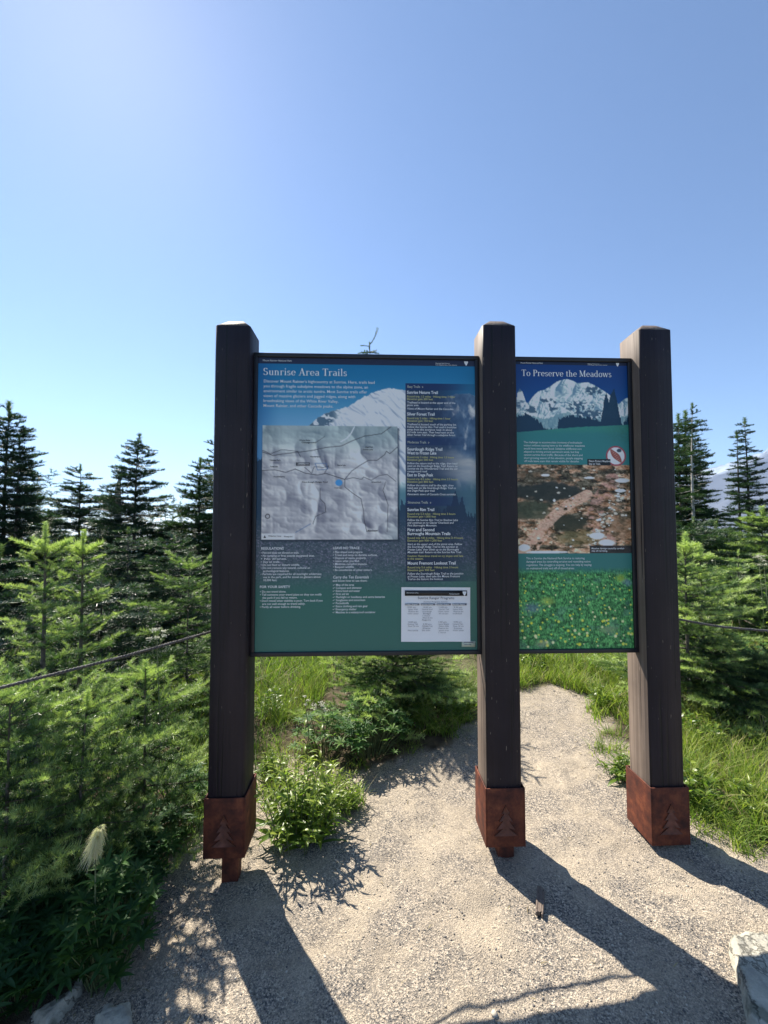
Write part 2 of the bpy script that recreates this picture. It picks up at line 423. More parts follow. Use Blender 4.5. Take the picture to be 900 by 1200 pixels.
# ------------------------------------------------------------------ world, sun
SUN_AZ, SUN_EL = 37.5, 48.6          # degrees left of the view direction, and up
w = bpy.data.worlds.new('World'); S.world = w; w.use_nodes = True
nt = w.node_tree; nt.nodes.clear()
wo = nd(nt, 'ShaderNodeOutputWorld'); bg = nd(nt, 'ShaderNodeBackground'); sky = nd(nt, 'ShaderNodeTexSky')
sky.sky_type = 'NISHITA'; sky.sun_disc = False
sky.sun_elevation = R(SUN_EL); sky.sun_rotation = R(-SUN_AZ)
sky.altitude = 1950; sky.air_density = 1.0; sky.dust_density = .5; sky.ozone_density = 1.8
bg.inputs['Strength'].default_value = SKY_STRENGTH = 0.085
nt.links.new(sky.outputs[0], bg.inputs[0]); nt.links.new(bg.outputs[0], wo.inputs[0])

sd = bpy.data.lights.new('sun', 'SUN'); sd.energy = 5.0; sd.angle = R(.53); sd.color = (1.0, .92, .8)
so = bpy.data.objects.new('sun', sd); COL.objects.link(so)
a, e = R(SUN_AZ), R(SUN_EL)
SUNV = Vector((-math.sin(a) * math.cos(e), math.cos(a) * math.cos(e), math.sin(e)))
so.rotation_euler = (-SUNV).to_track_quat('-Z', 'Y').to_euler(); so.location = (-6, 8, 13)

S.view_settings.view_transform = 'Standard'; S.view_settings.look = 'None'
S.view_settings.gamma = 1; S.view_settings.use_curve_mapping = False
S.view_settings.exposure = 1.25
S.render.engine = 'CYCLES'
S.cycles.use_denoising = True
try: S.cycles.denoiser = 'OPENIMAGEDENOISE'; S.cycles.denoising_input_passes = 'RGB_ALBEDO_NORMAL'
except Exception: pass
S.cycles.max_bounces = 6; S.cycles.diffuse_bounces = 3; S.cycles.transmission_bounces = 4; S.cycles.volume_bounces = 0
S.cycles.transparent_max_bounces = 8
S.cycles.use_adaptive_sampling = False

# ------------------------------------------------------------------ ground sheet
def axis(lo, hi, d0, d1, step, grow=1.16, far=6000):
    c = list(np.arange(d0, d1 + 1e-6, step))
    s, x, up = step, d1, []
    while x < far: s *= grow; x += s; up.append(x)
    s, x, dn = step, d0, []
    while x > -far: s *= grow; x -= s; dn.append(x)
    return np.array(dn[::-1] + c + up)
gx = axis(0, 0, -1.6, 1.9, .014); gy = axis(0, 0, .75, 3.4, .014)
GX, GY = np.meshgrid(gx, gy)
GZ = terrain(GX, GY)
pn = pathness(GX.ravel(), GY.ravel()).reshape(GX.shape)
pmask = sstep(-.03, .05, pn)
near = (np.hypot(GX, GY) < 6)
GZ = GZ + near * ((fbm(GX * 22, GY * 22, 41, 3) - .5) * .012 - .006 * sstep(.54, .72, fbm(GX * 8.5, GY * 8.5, 47, 2)) + .006 * (fbm(GX * 4, GY * 4, 49, 2) - .5) + (1 - pmask) * (fbm(GX * 9, GY * 9, 43, 3) - .2) * .03)
def gz_fine(x, y):
    i = np.clip(np.searchsorted(gx, x) - 1, 0, len(gx) - 2); j = np.clip(np.searchsorted(gy, y) - 1, 0, len(gy) - 2)
    fx = (x - gx[i]) / (gx[i + 1] - gx[i]); fy = (y - gy[j]) / (gy[j + 1] - gy[j])
    return GZ[j, i] * (1 - fx) * (1 - fy) + GZ[j, i + 1] * fx * (1 - fy) + GZ[j + 1, i] * (1 - fx) * fy + GZ[j + 1, i + 1] * fx * fy
nx, ny = len(gx), len(gy)
ii, jj = np.meshgrid(np.arange(nx - 1), np.arange(ny - 1)); b0 = (jj * nx + ii).ravel()
quads = np.stack([b0, b0 + 1, b0 + nx + 1, b0 + nx], 1)
gv = np.stack([GX.ravel(), GY.ravel(), GZ.ravel()], 1)
ground = mesh_np('ground', gv, None, quads, [M['ground']], None,
                 {'path': pmask.ravel(), 'far': sstep(3.5, 7, np.hypot(GX, GY) + 2 * fbm(GX * .7, GY * .7, 51)).ravel()}, True)
tag(ground, kind='structure')

# loose gravel lying on the path
def lump_templates(k, n=1):
    out = []
    base = np.array([[0, 0, 1], [1, 0, .1], [.3, .95, 0], [-.8, .6, .05], [-.8, -.6, -.05], [.3, -.95, 0], [.5, .3, .75], [-.4, .45, .7], [-.2, -.6, .72], [.1, 0, -.6]], float)
    tri = [(0, 6, 7), (0, 7, 8), (0, 8, 6), (6, 1, 2), (6, 2, 7), (7, 2, 3), (7, 3, 4), (7, 4, 8), (8, 4, 5), (8, 5, 6), (6, 5, 1), (9, 2, 1), (9, 3, 2), (9, 4, 3), (9, 5, 4), (9, 1, 5)]
    for i in range(k):
        out.append((base * (1 + rng.uniform(-.28, .28, base.shape)), np.array(tri)))
    return out

def scatter_lumps(x, y, z, size, tint, squash=.62, templ=None):
    templ = templ or lump_templates(8)
    n = len(x); which = rng.integers(0, len(templ), n)
    V, T, A, base = [], [], [], 0
    for k, (tv, tt) in enumerate(templ):
        s = np.where(which == k)[0]
        if not len(s): continue
        an = rng.uniform(0, 6.283, len(s)); ca, sa = np.cos(an), np.sin(an)
        v = tv[None] * size[s][:, None, None] * np.array([1, 1, squash])
        vx = v[..., 0] * ca[:, None] - v[..., 1] * sa[:, None]; vy = v[..., 0] * sa[:, None] + v[..., 1] * ca[:, None]
        v = np.stack([vx + x[s][:, None], vy + y[s][:, None], v[..., 2] + z[s][:, None]], -1)
        V.append(v.reshape(-1, 3)); T.append((tt[None] + (np.arange(len(s)) * len(tv))[:, None, None]).reshape(-1, 3) + base)
        A.append(np.repeat(tint[s], len(tv))); base += len(s) * len(tv)
    return np.concatenate(V), np.concatenate(T), np.concatenate(A)

N = 64000
px_ = rng.uniform(-1.7, 2.3, N); py_ = .72 + 3.3 * rng.random(N) ** 1.7
dens = sstep(.36, .62, fbm(px_ * 2.6, py_ * 2.6, 61, 4)) * .85 + .15
keep = (pathness(px_, py_) > .0) & (rng.random(N) < dens)
px_, py_ = px_[keep], py_[keep]
size = .0009 + .0036 * rng.random(len(px_)) ** 5.0
big = rng.random(len(px_)) < .004 + .02 * (pathness(px_, py_) < .12); size[big] *= rng.uniform(1.5, 4.2, big.sum())
v_, t_, a_ = scatter_lumps(px_, py_, gz_fine(px_, py_) + size * .12, size, np.clip(rng.beta(2.4, 2.2, len(px_)), .12, 1))
g = mesh_np('gravel', v_, t_, None, [M['pebble']], None, {'tint': a_}); tag(g, kind='stuff')

# needles, bark flakes and straw blown along the path edges
nl_ = 9000; lx, ly = rng.uniform(-1.7, 2.4, nl_), .75 + 3.2 * rng.random(nl_); pl_ = pathness(lx, ly)
k_ = (pl_ > -.05) & (rng.random(nl_) < np.exp(-np.clip(pl_, 0, 9) / .13) * .9 + .03); lx, ly = lx[k_], ly[k_]; m_ = len(lx)
ll, la = rng.uniform(.006, .03, m_), rng.uniform(0, 3.14, m_); lw = rng.uniform(.0006, .0016, m_); lz = gz_fine(lx, ly) + .0035
dx_, dy_ = np.cos(la) * ll / 2, np.sin(la) * ll / 2; ex, ey = -np.sin(la) * lw, np.cos(la) * lw; tl = rng.uniform(-.003, .004, m_)
lv = np.stack([np.stack([lx - dx_ - ex, ly - dy_ - ey, lz - tl], 1), np.stack([lx - dx_ + ex, ly - dy_ + ey, lz - tl], 1), np.stack([lx, ly, lz + .0022], 1) + np.stack([ex, ey, ex * 0], 1), np.stack([lx + dx_, ly + dy_, lz + tl], 1), np.stack([lx, ly, lz + .0022], 1) - np.stack([ex, ey, ex * 0], 1)], 1).reshape(-1, 3)
kk = np.arange(m_)[:, None] * 5
o = mesh_np('litter', lv, np.concatenate([kk + [[0, 1, 2]], kk + [[0, 2, 4]], kk + [[4, 2, 3]]]), None, [M['dry']], None, {'tint': np.repeat(rng.uniform(-.3, .8, m_), 5)}); tag(o, kind='stuff')

# ------------------------------------------------------------------ far mountain
def mountain():
    cx, cy = 3080., 2750.
    n = 190
    xs = np.linspace(-4600, 4600, n); X, Y = np.meshgrid(xs, xs)
    r = np.hypot(X, Y * 1.15)
    an = np.arctan2(Y, X)
    rid = 1 - np.abs(2 * fbm(X / 1500 + 3, Y / 1500, 71, 5) - 1)
    h = 1340 * np.clip(1 - r / 4300, 0, 1) ** 1.25
    h = h * (.72 + .45 * rid) + (rid - .5) * 240 * sstep(4400, 2500, r)
    h = np.maximum(h, 0) - 260
    V = np.stack([X.ravel() * .55 + cx, Y.ravel() * .55 + cy, h.ravel() * .55], 1)
    i, j = np.meshgrid(np.arange(n - 1), np.arange(n - 1)); b = (j * n + i).ravel()
    m, nt, N_, L = mat('snow_and_rock')
    out = nd(nt, 'ShaderNodeOutputMaterial'); bb = nd(nt, 'ShaderNodeBsdfPrincipled'); bb.inputs['Roughness'].default_value = .8
    ge = nd(nt, 'ShaderNodeNewGeometry'); sx = nd(nt, 'ShaderNodeSeparateXYZ'); L.new(ge.outputs['Position'], sx.inputs[0])
    no = nd(nt, 'ShaderNodeTexNoise'); no.inputs['Scale'].default_value = .0038; no.inputs['Detail'].default_value = 8; no.inputs['Roughness'].default_value = .6
    L.new(ge.outputs['Position'], no.inputs['Vector'])
    mr = nd(nt, 'ShaderNodeMapRange'); mr.inputs[1].default_value = 140; mr.inputs[2].default_value = 820; mr.inputs[3].default_value = -.06; mr.inputs[4].default_value = .2
    L.new(sx.outputs[2], mr.inputs[0])
    ad = nd(nt, 'ShaderNodeMath', operation='ADD'); L.new(no.outputs['Fac'], ad.inputs[0]); L.new(mr.outputs[0], ad.inputs[1])
    r_ = ramp(nt, [(.57, (.085, .095, .12)), (.69, (.3, .35, .42))], ad.outputs[0]); L.new(r_.outputs[0], bb.inputs['Base Color'])
    L.new(bb.outputs[0], out.inputs[0])
    o = mesh_np('mountain', V, None, np.stack([b, b + 1, b + n + 1, b + n], 1), [m], None, None, True)
    tag(o, kind='structure'); return float(V[:, 2].max())
mtop = mountain()

# ------------------------------------------------------------------ the air between here and the mountain
hz, nt, N_, L = mat('haze_air')
out = nd(nt, 'ShaderNodeOutputMaterial'); pv = nd(nt, 'ShaderNodeVolumePrincipled')
pv.inputs['Color'].default_value = (.4, .62, 1, 1); pv.inputs['Density'].default_value = HAZE_DENSITY = 1.15e-4
pv.inputs['Anisotropy'].default_value = .25
L.new(pv.outputs[0], out.inputs['Volume'])
hb = Geo(); ztop = mtop + 15; zbot = float(GZ.min()) - 1
hb.box((0, 0, (ztop + zbot) / 2), (2 * (max(gx[-1], 5700) + 60), 2 * (max(gx[-1], 5700) + 60), ztop - zbot))
if HAZE_DENSITY > 0:
    o = hb.build('haze', [hz]); tag(o, kind='stuff')

# ------------------------------------------------------------------ lettering
TEXTS = []
def text_line(s, x, y, size, width=None, align='LEFT', shear=0.0, bold=0.0):
    """queue one line; x, y in metres on its panel, y is the baseline"""
    c = bpy.data.curves.new('line', 'FONT'); c.body = s; c.size = size; c.align_x = align; c.shear = shear
    c.resolution_u = 2; c.offset = bold * size
    o = bpy.data.objects.new('line', c); COL.objects.link(o)
    return dict(o=o, x=x, y=y, width=width, align=align)

def text_mesh(name, lines, material, parent, z=0.0):
    """turn queued lines into ONE flat mesh standing in the panel's x-z plane, z metres in front of it"""
    bpy.context.view_layer.update()
    dg = bpy.context.evaluated_depsgraph_get()
    G = Geo()
    for l in lines:
        me = bpy.data.meshes.new_from_object(l['o'].evaluated_get(dg))
        n = len(me.vertices)
        if n:
            co = np.zeros(n * 3, np.float32); me.vertices.foreach_get('co', co); co = co.reshape(-1, 3)
            k = 1.0
            if l['width']: k = l['width'] / max(1e-6, co[:, 0].max() - min(0, co[:, 0].min()))
            me.calc_loop_triangles(); t = np.zeros(len(me.loop_triangles) * 3, np.int32); me.loop_triangles.foreach_get('vertices', t)
            v = np.stack([co[:, 0] * k + l['x'], np.full(n, -z), co[:, 1] + l['y']], 1)
            G.add(v, t.reshape(-1, 3))
        bpy.data.meshes.remove(me)
        c = l['o'].data; bpy.data.objects.remove(l['o']); bpy.data.curves.remove(c)
    return G.build(name, [material], parent)

# a small roman face with serifs for the two titles (x-height .62, cap height 1)
def _ribbon(pts, ws):
    pts = np.asarray(pts, float); ws = np.broadcast_to(np.asarray(ws, float), (len(pts),))
    t = np.gradient(pts, axis=0); t /= np.linalg.norm(t, axis=1)[:, None] + 1e-9
    n = np.stack([-t[:, 1], t[:, 0]], 1)
    a, b = pts + n * ws[:, None] / 2, pts - n * ws[:, None] / 2
    v = np.concatenate([a, b]); k = len(pts)
    return v, [(i, i + 1, k + i + 1, k + i) for i in range(k - 1)]
def _stem(x, y0, y1, w=.13): return _ribbon([(x, y0), (x, y1)], w)
def _ser(x, y, h=.13, t=.05): return _ribbon([(x - h, y), (x + h, y)], t)
def _ln(x0, y0, x1, y1, w): return _ribbon([(x0, y0), (x1, y1)], w)
def _arc(cx, cy, rx, ry, a0, a1, thin=.05, thick=.135, n=14):
    an = np.radians(np.linspace(a0, a1, n)); p = np.stack([cx + rx * np.cos(an), cy + ry * np.sin(an)], 1)
    return _ribbon(p, thin + (thick - thin) * np.abs(np.cos(an)) ** 1.5)
X_ = .64
def glyph(ch):
    g, adv = [], .6
    if ch == 'S':
        g = [_arc(.28, .74, .19, .23, 25, 270, .05, .13), _arc(.28, .26, .21, .25, -155, 90, .05, .14), _stem(.455, .74, .96, .04), _stem(.07, .04, .28, .04)]; adv = .6
    elif ch == 'A':
        g = [_ln(.12, 0, .40, 1, .06), _ln(.66, 0, .38, 1, .14), _ln(.2, .34, .56, .34, .05), _ser(.11, .02), _ser(.66, .02, .15)]; adv = .8
    elif ch == 'T':
        g = [_stem(.36, 0, 1, .14), _ln(.04, .975, .68, .975, .055), _stem(.055, .8, .98, .04), _stem(.665, .8, .98, .04), _ser(.36, .02, .15)]; adv = .7
    elif ch == 'P':
        g = [_stem(.18, 0, 1, .14), _ser(.18, .02, .15), _ser(.14, .975, .1), _arc(.32, .73, .26, .245, -90, 90, .05, .14), _ln(.18, .975, .33, .975, .05), _ln(.18, .485, .33, .485, .05)]; adv = .66
    elif ch == 'M':
        g = [_stem(.14, 0, 1, .06), _stem(.8, 0, 1, .14), _ln(.16, 1, .47, .05, .13), _ln(.47, .05, .78, 1, .055), _ser(.14, .02), _ser(.8, .02, .15), _ser(.1, .975, .1), _ser(.84, .975, .1)]; adv = 1.0
    elif ch == 'u':
        g = [_stem(.15, .2, X_, .12), _ser(.1, X_ - .02, .08, .04), _arc(.31, .2, .16, .19, 180, 330, .05, .12), _stem(.47, .0, X_, .12), _ser(.43, X_ - .02, .08, .04), _ser(.51, .02, .09, .04)]; adv = .62
    elif ch in 'nmh':
        top = 1.0 if ch == 'h' else X_
        g = [_stem(.15, 0, top, .12), _ser(.15, .02, .13, .045), _ser(.1, top - .02, .09, .045), _arc(.31, X_ - .2, .155, .19, 0, 165, .05, .12), _stem(.465, 0, X_ - .18, .12), _ser(.465, .02, .13, .045)]; adv = .64
    elif ch == 'r':
        g = [_stem(.15, 0, X_, .12), _ser(.15, .02, .14, .045), _ser(.1, X_ - .02, .09, .045), _arc(.32, X_ - .2, .16, .19, 50, 165, .05, .1), _ln(.36, X_ - .07, .45, X_ - .07, .1)]; adv = .47
    elif ch == 'i':
        g = [_stem(.15, 0, X_, .12), _ser(.15, .02, .13, .045), _ser(.11, X_ - .02, .09, .045), _ln(.15, .82, .15, .95, .13)]; adv = .31
    elif ch == 'l':
        g = [_stem(.15, 0, 1.02, .12), _ser(.15, .02, .13, .045), _ser(.11, 1.0, .09, .045)]; adv = .31
    elif ch == 's':
        g = [_arc(.22, X_ - .165, .13, .155, 25, 270, .045, .11), _arc(.22, .165, .145, .165, -155, 90, .045, .11), _stem(.345, X_ - .17, X_ - .02, .035), _stem(.075, .02, .18, .035)]; adv = .45
    elif ch == 'e':
        g = [_arc(.28, X_ / 2, .205, .31, 0, 320, .05, .125, 20), _ln(.09, X_ / 2 + .02, .475, X_ / 2 + .02, .045)]; adv = .55
    elif ch == 'a':
        g = [_stem(.42, .06, .46, .12), _arc(.26, .45, .16, .18, 0, 150, .05, .11), _arc(.25, .18, .16, .165, 60, 330, .05, .12), _ln(.27, .35, .42, .38, .05), _ln(.42, .05, .52, .02, .06)]; adv = .54
    elif ch == 'o': g = [_arc(.29, X_ / 2, .215, .315, 0, 360, .05, .125, 24)]; adv = .59
    elif ch == 'd':
        g = [_stem(.46, 0, 1.02, .12), _ser(.42, 1.0, .09, .045), _ser(.51, .02, .09, .045), _arc(.3, X_ / 2, .215, .31, 45, 315, .05, .125, 20)]; adv = .63
    elif ch == 't': g = [_stem(.18, .12, .82, .12), _ln(.03, X_ - .02, .35, X_ - .02, .045), _arc(.29, .13, .11, .12, 180, 300, .05, .12)]; adv = .39
    elif ch == 'v': g = [_ln(.06, X_, .28, 0, .125), _ln(.28, 0, .5, X_, .05), _ser(.07, X_ - .02, .12, .045), _ser(.49, X_ - .02, .1, .045)]; adv = .55
    elif ch == 'w':
        g = [_ln(.06, X_, .24, 0, .12), _ln(.24, 0, .42, X_, .05), _ln(.4, X_, .58, 0, .12), _ln(.58, 0, .77, X_, .05), _ser(.07, X_ - .02, .12, .045), _ser(.4, X_ - .02, .09, .045), _ser(.77, X_ - .02, .1, .045)]; adv = .83
    elif ch == ' ': adv = .28
    return g, adv
def roman(name, s, x, y, cap, width, material, parent, z):
    G = Geo(); cx = 0; parts = []
    for ch in s:
        g, adv = glyph(ch)
        for i, (v, q) in enumerate(g): parts.append((v + np.array([cx, 0]), q))
        cx += adv + .035
    k = width / cx
    for i, (v, q) in enumerate(parts):
        vv = np.stack([v[:, 0] * k + x, np.full(len(v), -z - .00004 * (i % 5)), v[:, 1] * cap + y], 1)
        G.add(vv, None, q)
    return G.build(name, [material], parent)

# ------------------------------------------------------------------ printed pictures (in photograph pixels, as flat prints)
def srgb(c):
    c = np.asarray(c, float) / 255.0
    return np.where(c <= .04045, c / 12.92, ((c + .055) / 1.055) ** 2.4)

class Print:
    def __init__(s, x0, x1, y0, y1, step):
        s.x = np.arange(x0, x1 + 1e-6, (x1 - x0) / round((x1 - x0) / step)); s.y = np.arange(y0, y1 + 1e-6, (y1 - y0) / round((y1 - y0) / step))
        s.X, s.Y = np.meshgrid(s.x, s.y); s.C = np.zeros(s.X.shape + (3,))
        s.b = (x0, x1, y0, y1)
    def put(s, mask, col, al=1.0):
        col = np.asarray(col, float)
        m = (np.asarray(mask, float) * al)[..., None]; s.C = s.C * (1 - m) + col * m
    def rect(s, x0, x1, y0, y1): return ((s.X >= x0) & (s.X <= x1) & (s.Y >= y0) & (s.Y <= y1)).astype(float)
    def line(s, pts, w=.5):
        d = np.full(s.X.shape, 1e9)
        for (x0, y0), (x1, y1) in zip(pts[:-1], pts[1:]):
            dx, dy = x1 - x0, y1 - y0; L = dx * dx + dy * dy + 1e-9
            t = np.clip(((s.X - x0) * dx + (s.Y - y0) * dy) / L, 0, 1)
            d = np.minimum(d, np.hypot(s.X - x0 - t * dx, s.Y - y0 - t * dy))
        return sstep(w + .45, w - .35, d)
    def under(s, pts, rough=0, sc=.3, seed=1):
        xs, ys = zip(*pts); top = np.interp(s.X, xs, ys, left=1e4, right=1e4)
        top = top + (fbm(s.X * sc, s.X * 0 + seed, seed, 3) - .5) * rough
        return sstep(-.5, .5, s.Y - top)
    def mixn(s, n, a, b): return np.asarray(a, float) + (np.asarray(b, float) - np.asarray(a, float)) * n[..., None]
    def build(s, name, W, H, material, parent, y):
        """flat face W x H metres, lower left corner at the parent's origin"""
        x0, x1, y0, y1 = s.b; nx, ny = len(s.x), len(s.y)
        V = np.stack([((s.X - x0) / (x1 - x0) * W).ravel(), np.full(s.X.size, y), ((y1 - s.Y) / (y1 - y0) * H).ravel()], 1)
        i, j = np.meshgrid(np.arange(nx - 1), np.arange(ny - 1)); b = (j * nx + i).ravel()
        q = np.stack([b, b + nx, b + nx + 1, b + 1], 1)
        return mesh_np(name, V, None, q, [material], None, {'ink': np.clip(srgb(np.clip(s.C, 0, 255)) * 1.7, 0, .86).reshape(-1, 3)}, False, parent)

def ridged(x, y, seed, n=4, gain=.5):
    return sum((1 - np.abs(2 * vnoise(x * 2.05 ** o + 7 * o, y * 2.05 ** o, seed + o) - 1)) * gain ** o for o in range(n))
def slopes(X, Y, sx, sy, seed, k=1.0):
    """light and dark faces of a rugged mountainside, as printed"""
    wx, wy = X * sx + .8 * fbm(X * sx, Y * sy, seed + 20, 3), Y * sy + .8 * fbm(X * sx, Y * sy, seed + 30, 3)
    e = .03; g = (ridged(wx + e, wy, seed) - ridged(wx - e, wy, seed)) * .8 - (ridged(wx, wy + e, seed) - ridged(wx, wy - e, seed)) * .5
    return np.clip(.62 + k * g / e * .09, 0, 1)

def paint_trails():
    P = Print(299.5, 557.5, 417, 764.5, .8); X, Y = P.X, P.Y
    t = sstep(420, 520, Y)
    P.C = P.mixn(t, (10, 92, 132), (108, 150, 178)); P.put(sstep(330, 299, X) * .4, (8, 70, 130))
    # snow mountain
    m = P.under([(299, 600), (346, 512), (358, 500), (372, 488), (386, 481), (405, 476), (425, 463), (440, 456), (455, 452.5), (475, 455), (500, 466), (520, 463), (535, 459), (548, 458), (558, 461)], 2.5, .4, 3)
    n = fbm(X * .06 + Y * .03, Y * .09 - X * .03, 5, 5)
    P.put(m, P.mixn(slopes(X - .6 * Y, Y, .03, .02, 6, 1.1), (128, 138, 154), (240, 234, 222)))
    rk = m * sstep(0, 6, (Y - (505 - (X - 372) * 1.0)) * -1 + 8) * sstep(400, 385, X) * sstep(.42, .5, fbm(X * .15, Y * .3, 8, 3)); P.put(rk, (70, 92, 108))
    # blue cliffs and ice on the right
    cl = m * sstep(492, 512, X + 10 * (n - .5)) * sstep(.40, .56, fbm(X * .11, Y * .05, 11, 5) + .16 * sstep(480, 505, Y) * sstep(548, 520, Y) + .1); P.put(cl, P.mixn(fbm(X * .2, Y * .12, 13, 4), (38, 66, 98), (118, 146, 168)))
    sn = m * sstep(480, 500, X) * sstep(512, 524, Y - (X - 500) * .35 + 8 * (n - .5)) * sstep(566, 548, Y - (X - 500) * .25); P.put(sn, P.mixn(fbm(X * .05, Y * .25, 15, 4), (150, 160, 168), (222, 214, 198)))
    # lower slopes, forest and meadow
    lo = sstep(556, 580, Y + 10 * (fbm(X * .05, Y * 0, 17) - .5)); P.put(lo, (74, 112, 122))
    tr = P.under([(299, 540), (306, 538), (310, 600), (330, 612), (440, 606), (478, 588), (500, 600), (520, 598), (529, 588), (533, 572), (537, 590), (541, 582), (545, 604), (557, 606)], 16, .7, 19); P.put(tr, (22, 46, 68), .92)
    md = sstep(600, 640, Y + 16 * (fbm(X * .08, Y * .02, 21) - .5)); g1 = fbm(X * .5, Y * .9, 23, 3)
    P.put(md, P.mixn(g1, (34, 46, 58), (92, 100, 104)), .9)
    te = sstep(655, 705, Y + 10 * (fbm(X * .04, Y * .05, 25) - .5)); P.put(te, (42, 86, 78))
    P.put(sstep(500, 557, X) * sstep(640, 700, Y) * sstep(764, 690, Y), (66, 104, 88), .55)
    P.put(sstep(.62, .75, fbm(X * .8, Y * .8, 27, 2)) * sstep(600, 630, Y) * sstep(700, 660, Y), (128, 118, 140), .6)
    # inset relief map with its drop shadow
    P.put(sstep(0, 3, X - 304) * sstep(468, 464.5, X) * sstep(500, 502, Y) * sstep(638.5, 635, Y), (16, 26, 40), .7)
    mp = P.rect(305.5, 464, 499, 634.3)
    def rdg(x, y): return sum((1 - np.abs(2 * vnoise(x * .034 * 2.1 ** o_ + 7 * o_ + .5 * vnoise(x * .05, y * .05, 35), y * .045 * 2.1 ** o_, 29 + o_) - 1)) * .34 ** o_ for o_ in range(4))
    h = lambda x, y: rdg(x * .8, y * .8) * 10
    gxx = h(X + 1, Y) - h(X - 1, Y); gyy = h(X, Y + 1) - h(X, Y - 1)
    sh = np.clip(.6 + .34 * (gxx * .8 - gyy * .45) + .4 * (fbm(X * .03, Y * .035, 33, 3) - .5), 0, 1)
    col = P.mixn(sh, (92, 92, 104), (206, 202, 196))
    gn = sstep(548, 505, Y + 8 * (n - .5)) * .75 + .5 * sstep(435, 470, X) * sstep(590, 640, Y); col = col * (1 - .55 * gn[..., None]) + np.array([104, 136, 134]) * .55 * gn[..., None]
    P.put(mp, col)
    k = (38, 36, 42)
    for pts, w_, c in [([(306, 531), (318, 535), (330, 533), (346, 531), (362, 529), (380, 525), (398, 523), (410, 517), (425, 511), (445, 508), (457, 499)], .5, k),
                       ([(306, 553), (320, 552), (333, 555), (344, 551), (356, 556), (370, 558), (380, 556), (392, 560), (402, 563)], .55, k),
                       ([(306, 529), (315, 533), (328, 528), (347, 530)], .4, k), ([(347, 531), (350, 536)], .4, k),
                       ([(402, 563), (410, 553), (420, 546), (430, 540), (440, 540), (449, 533), (451, 529), (455, 532), (464, 524)], .5, k),
                       ([(402, 563), (412, 561), (422, 563), (424, 560), (433, 564), (443, 558), (452, 557), (462, 565)], .4, k),
                       ([(402, 563), (402, 572), (412, 580), (421, 586), (424, 600), (425, 612), (428, 625), (440, 624)], .45, k),
                       ([(450, 566), (447, 576), (453, 593), (452, 625)], .4, k),
                       ([(373, 574), (373, 586), (379, 592), (380, 602), (368, 607), (365, 616)], .4, k),
                       ([(355, 549), (363, 556), (366, 548), (377, 549), (383, 547), (378, 556)], .4, k),
                       ([(367, 544), (380, 544), (382, 551), (370, 552), (367, 544)], .5, (60, 90, 130)),
                       ([(345, 626), (362, 616)], .5, (60, 90, 130)),
                       ([(413, 500), (409, 508), (404, 514), (397, 518)], .9, (214, 228, 236)),
                       ([(368, 519), (378, 512)], .3, k)]:
        P.put(P.line(pts, w_ * .65) * mp, c, .85)
    P.put(sstep(4.6, 3.8, np.hypot(X - 395, (Y - 567) * 1.1)) * mp, (62, 128, 178))
    P.put(sstep(3.2, 2.6, np.hypot(X - 312.5, Y - 607)) * sstep(1.7, 2.2, np.hypot(X - 312.5, Y - 607)), k)
    P.put(P.rect(306, 344, 627.5, 634.3), (214, 222, 222))
    P.put(P.rect(345, 361, 543, 544.3) + P.rect(345, 361, 546.3, 547.4) + P.rect(345, 346.2, 543, 547.4) + P.rect(360, 361, 543, 547.4), k)
    # text column, see-through navy fading to the right, with the three section bars
    fade = sstep(558, 500, X)
    P.put(P.rect(474, 557.5, 446, 684) * (.25 + .75 * fade), (16, 30, 54), .84)
    for y0, y1 in ((446, 454.5), (513, 521.5), (584, 594)): P.put(P.rect(474, 557.5, y0, y1) * fade, (14, 34, 74), .75)
    # header strip
    P.put(P.rect(299, 558, 417, 424.6), (24, 30, 52))
    return P

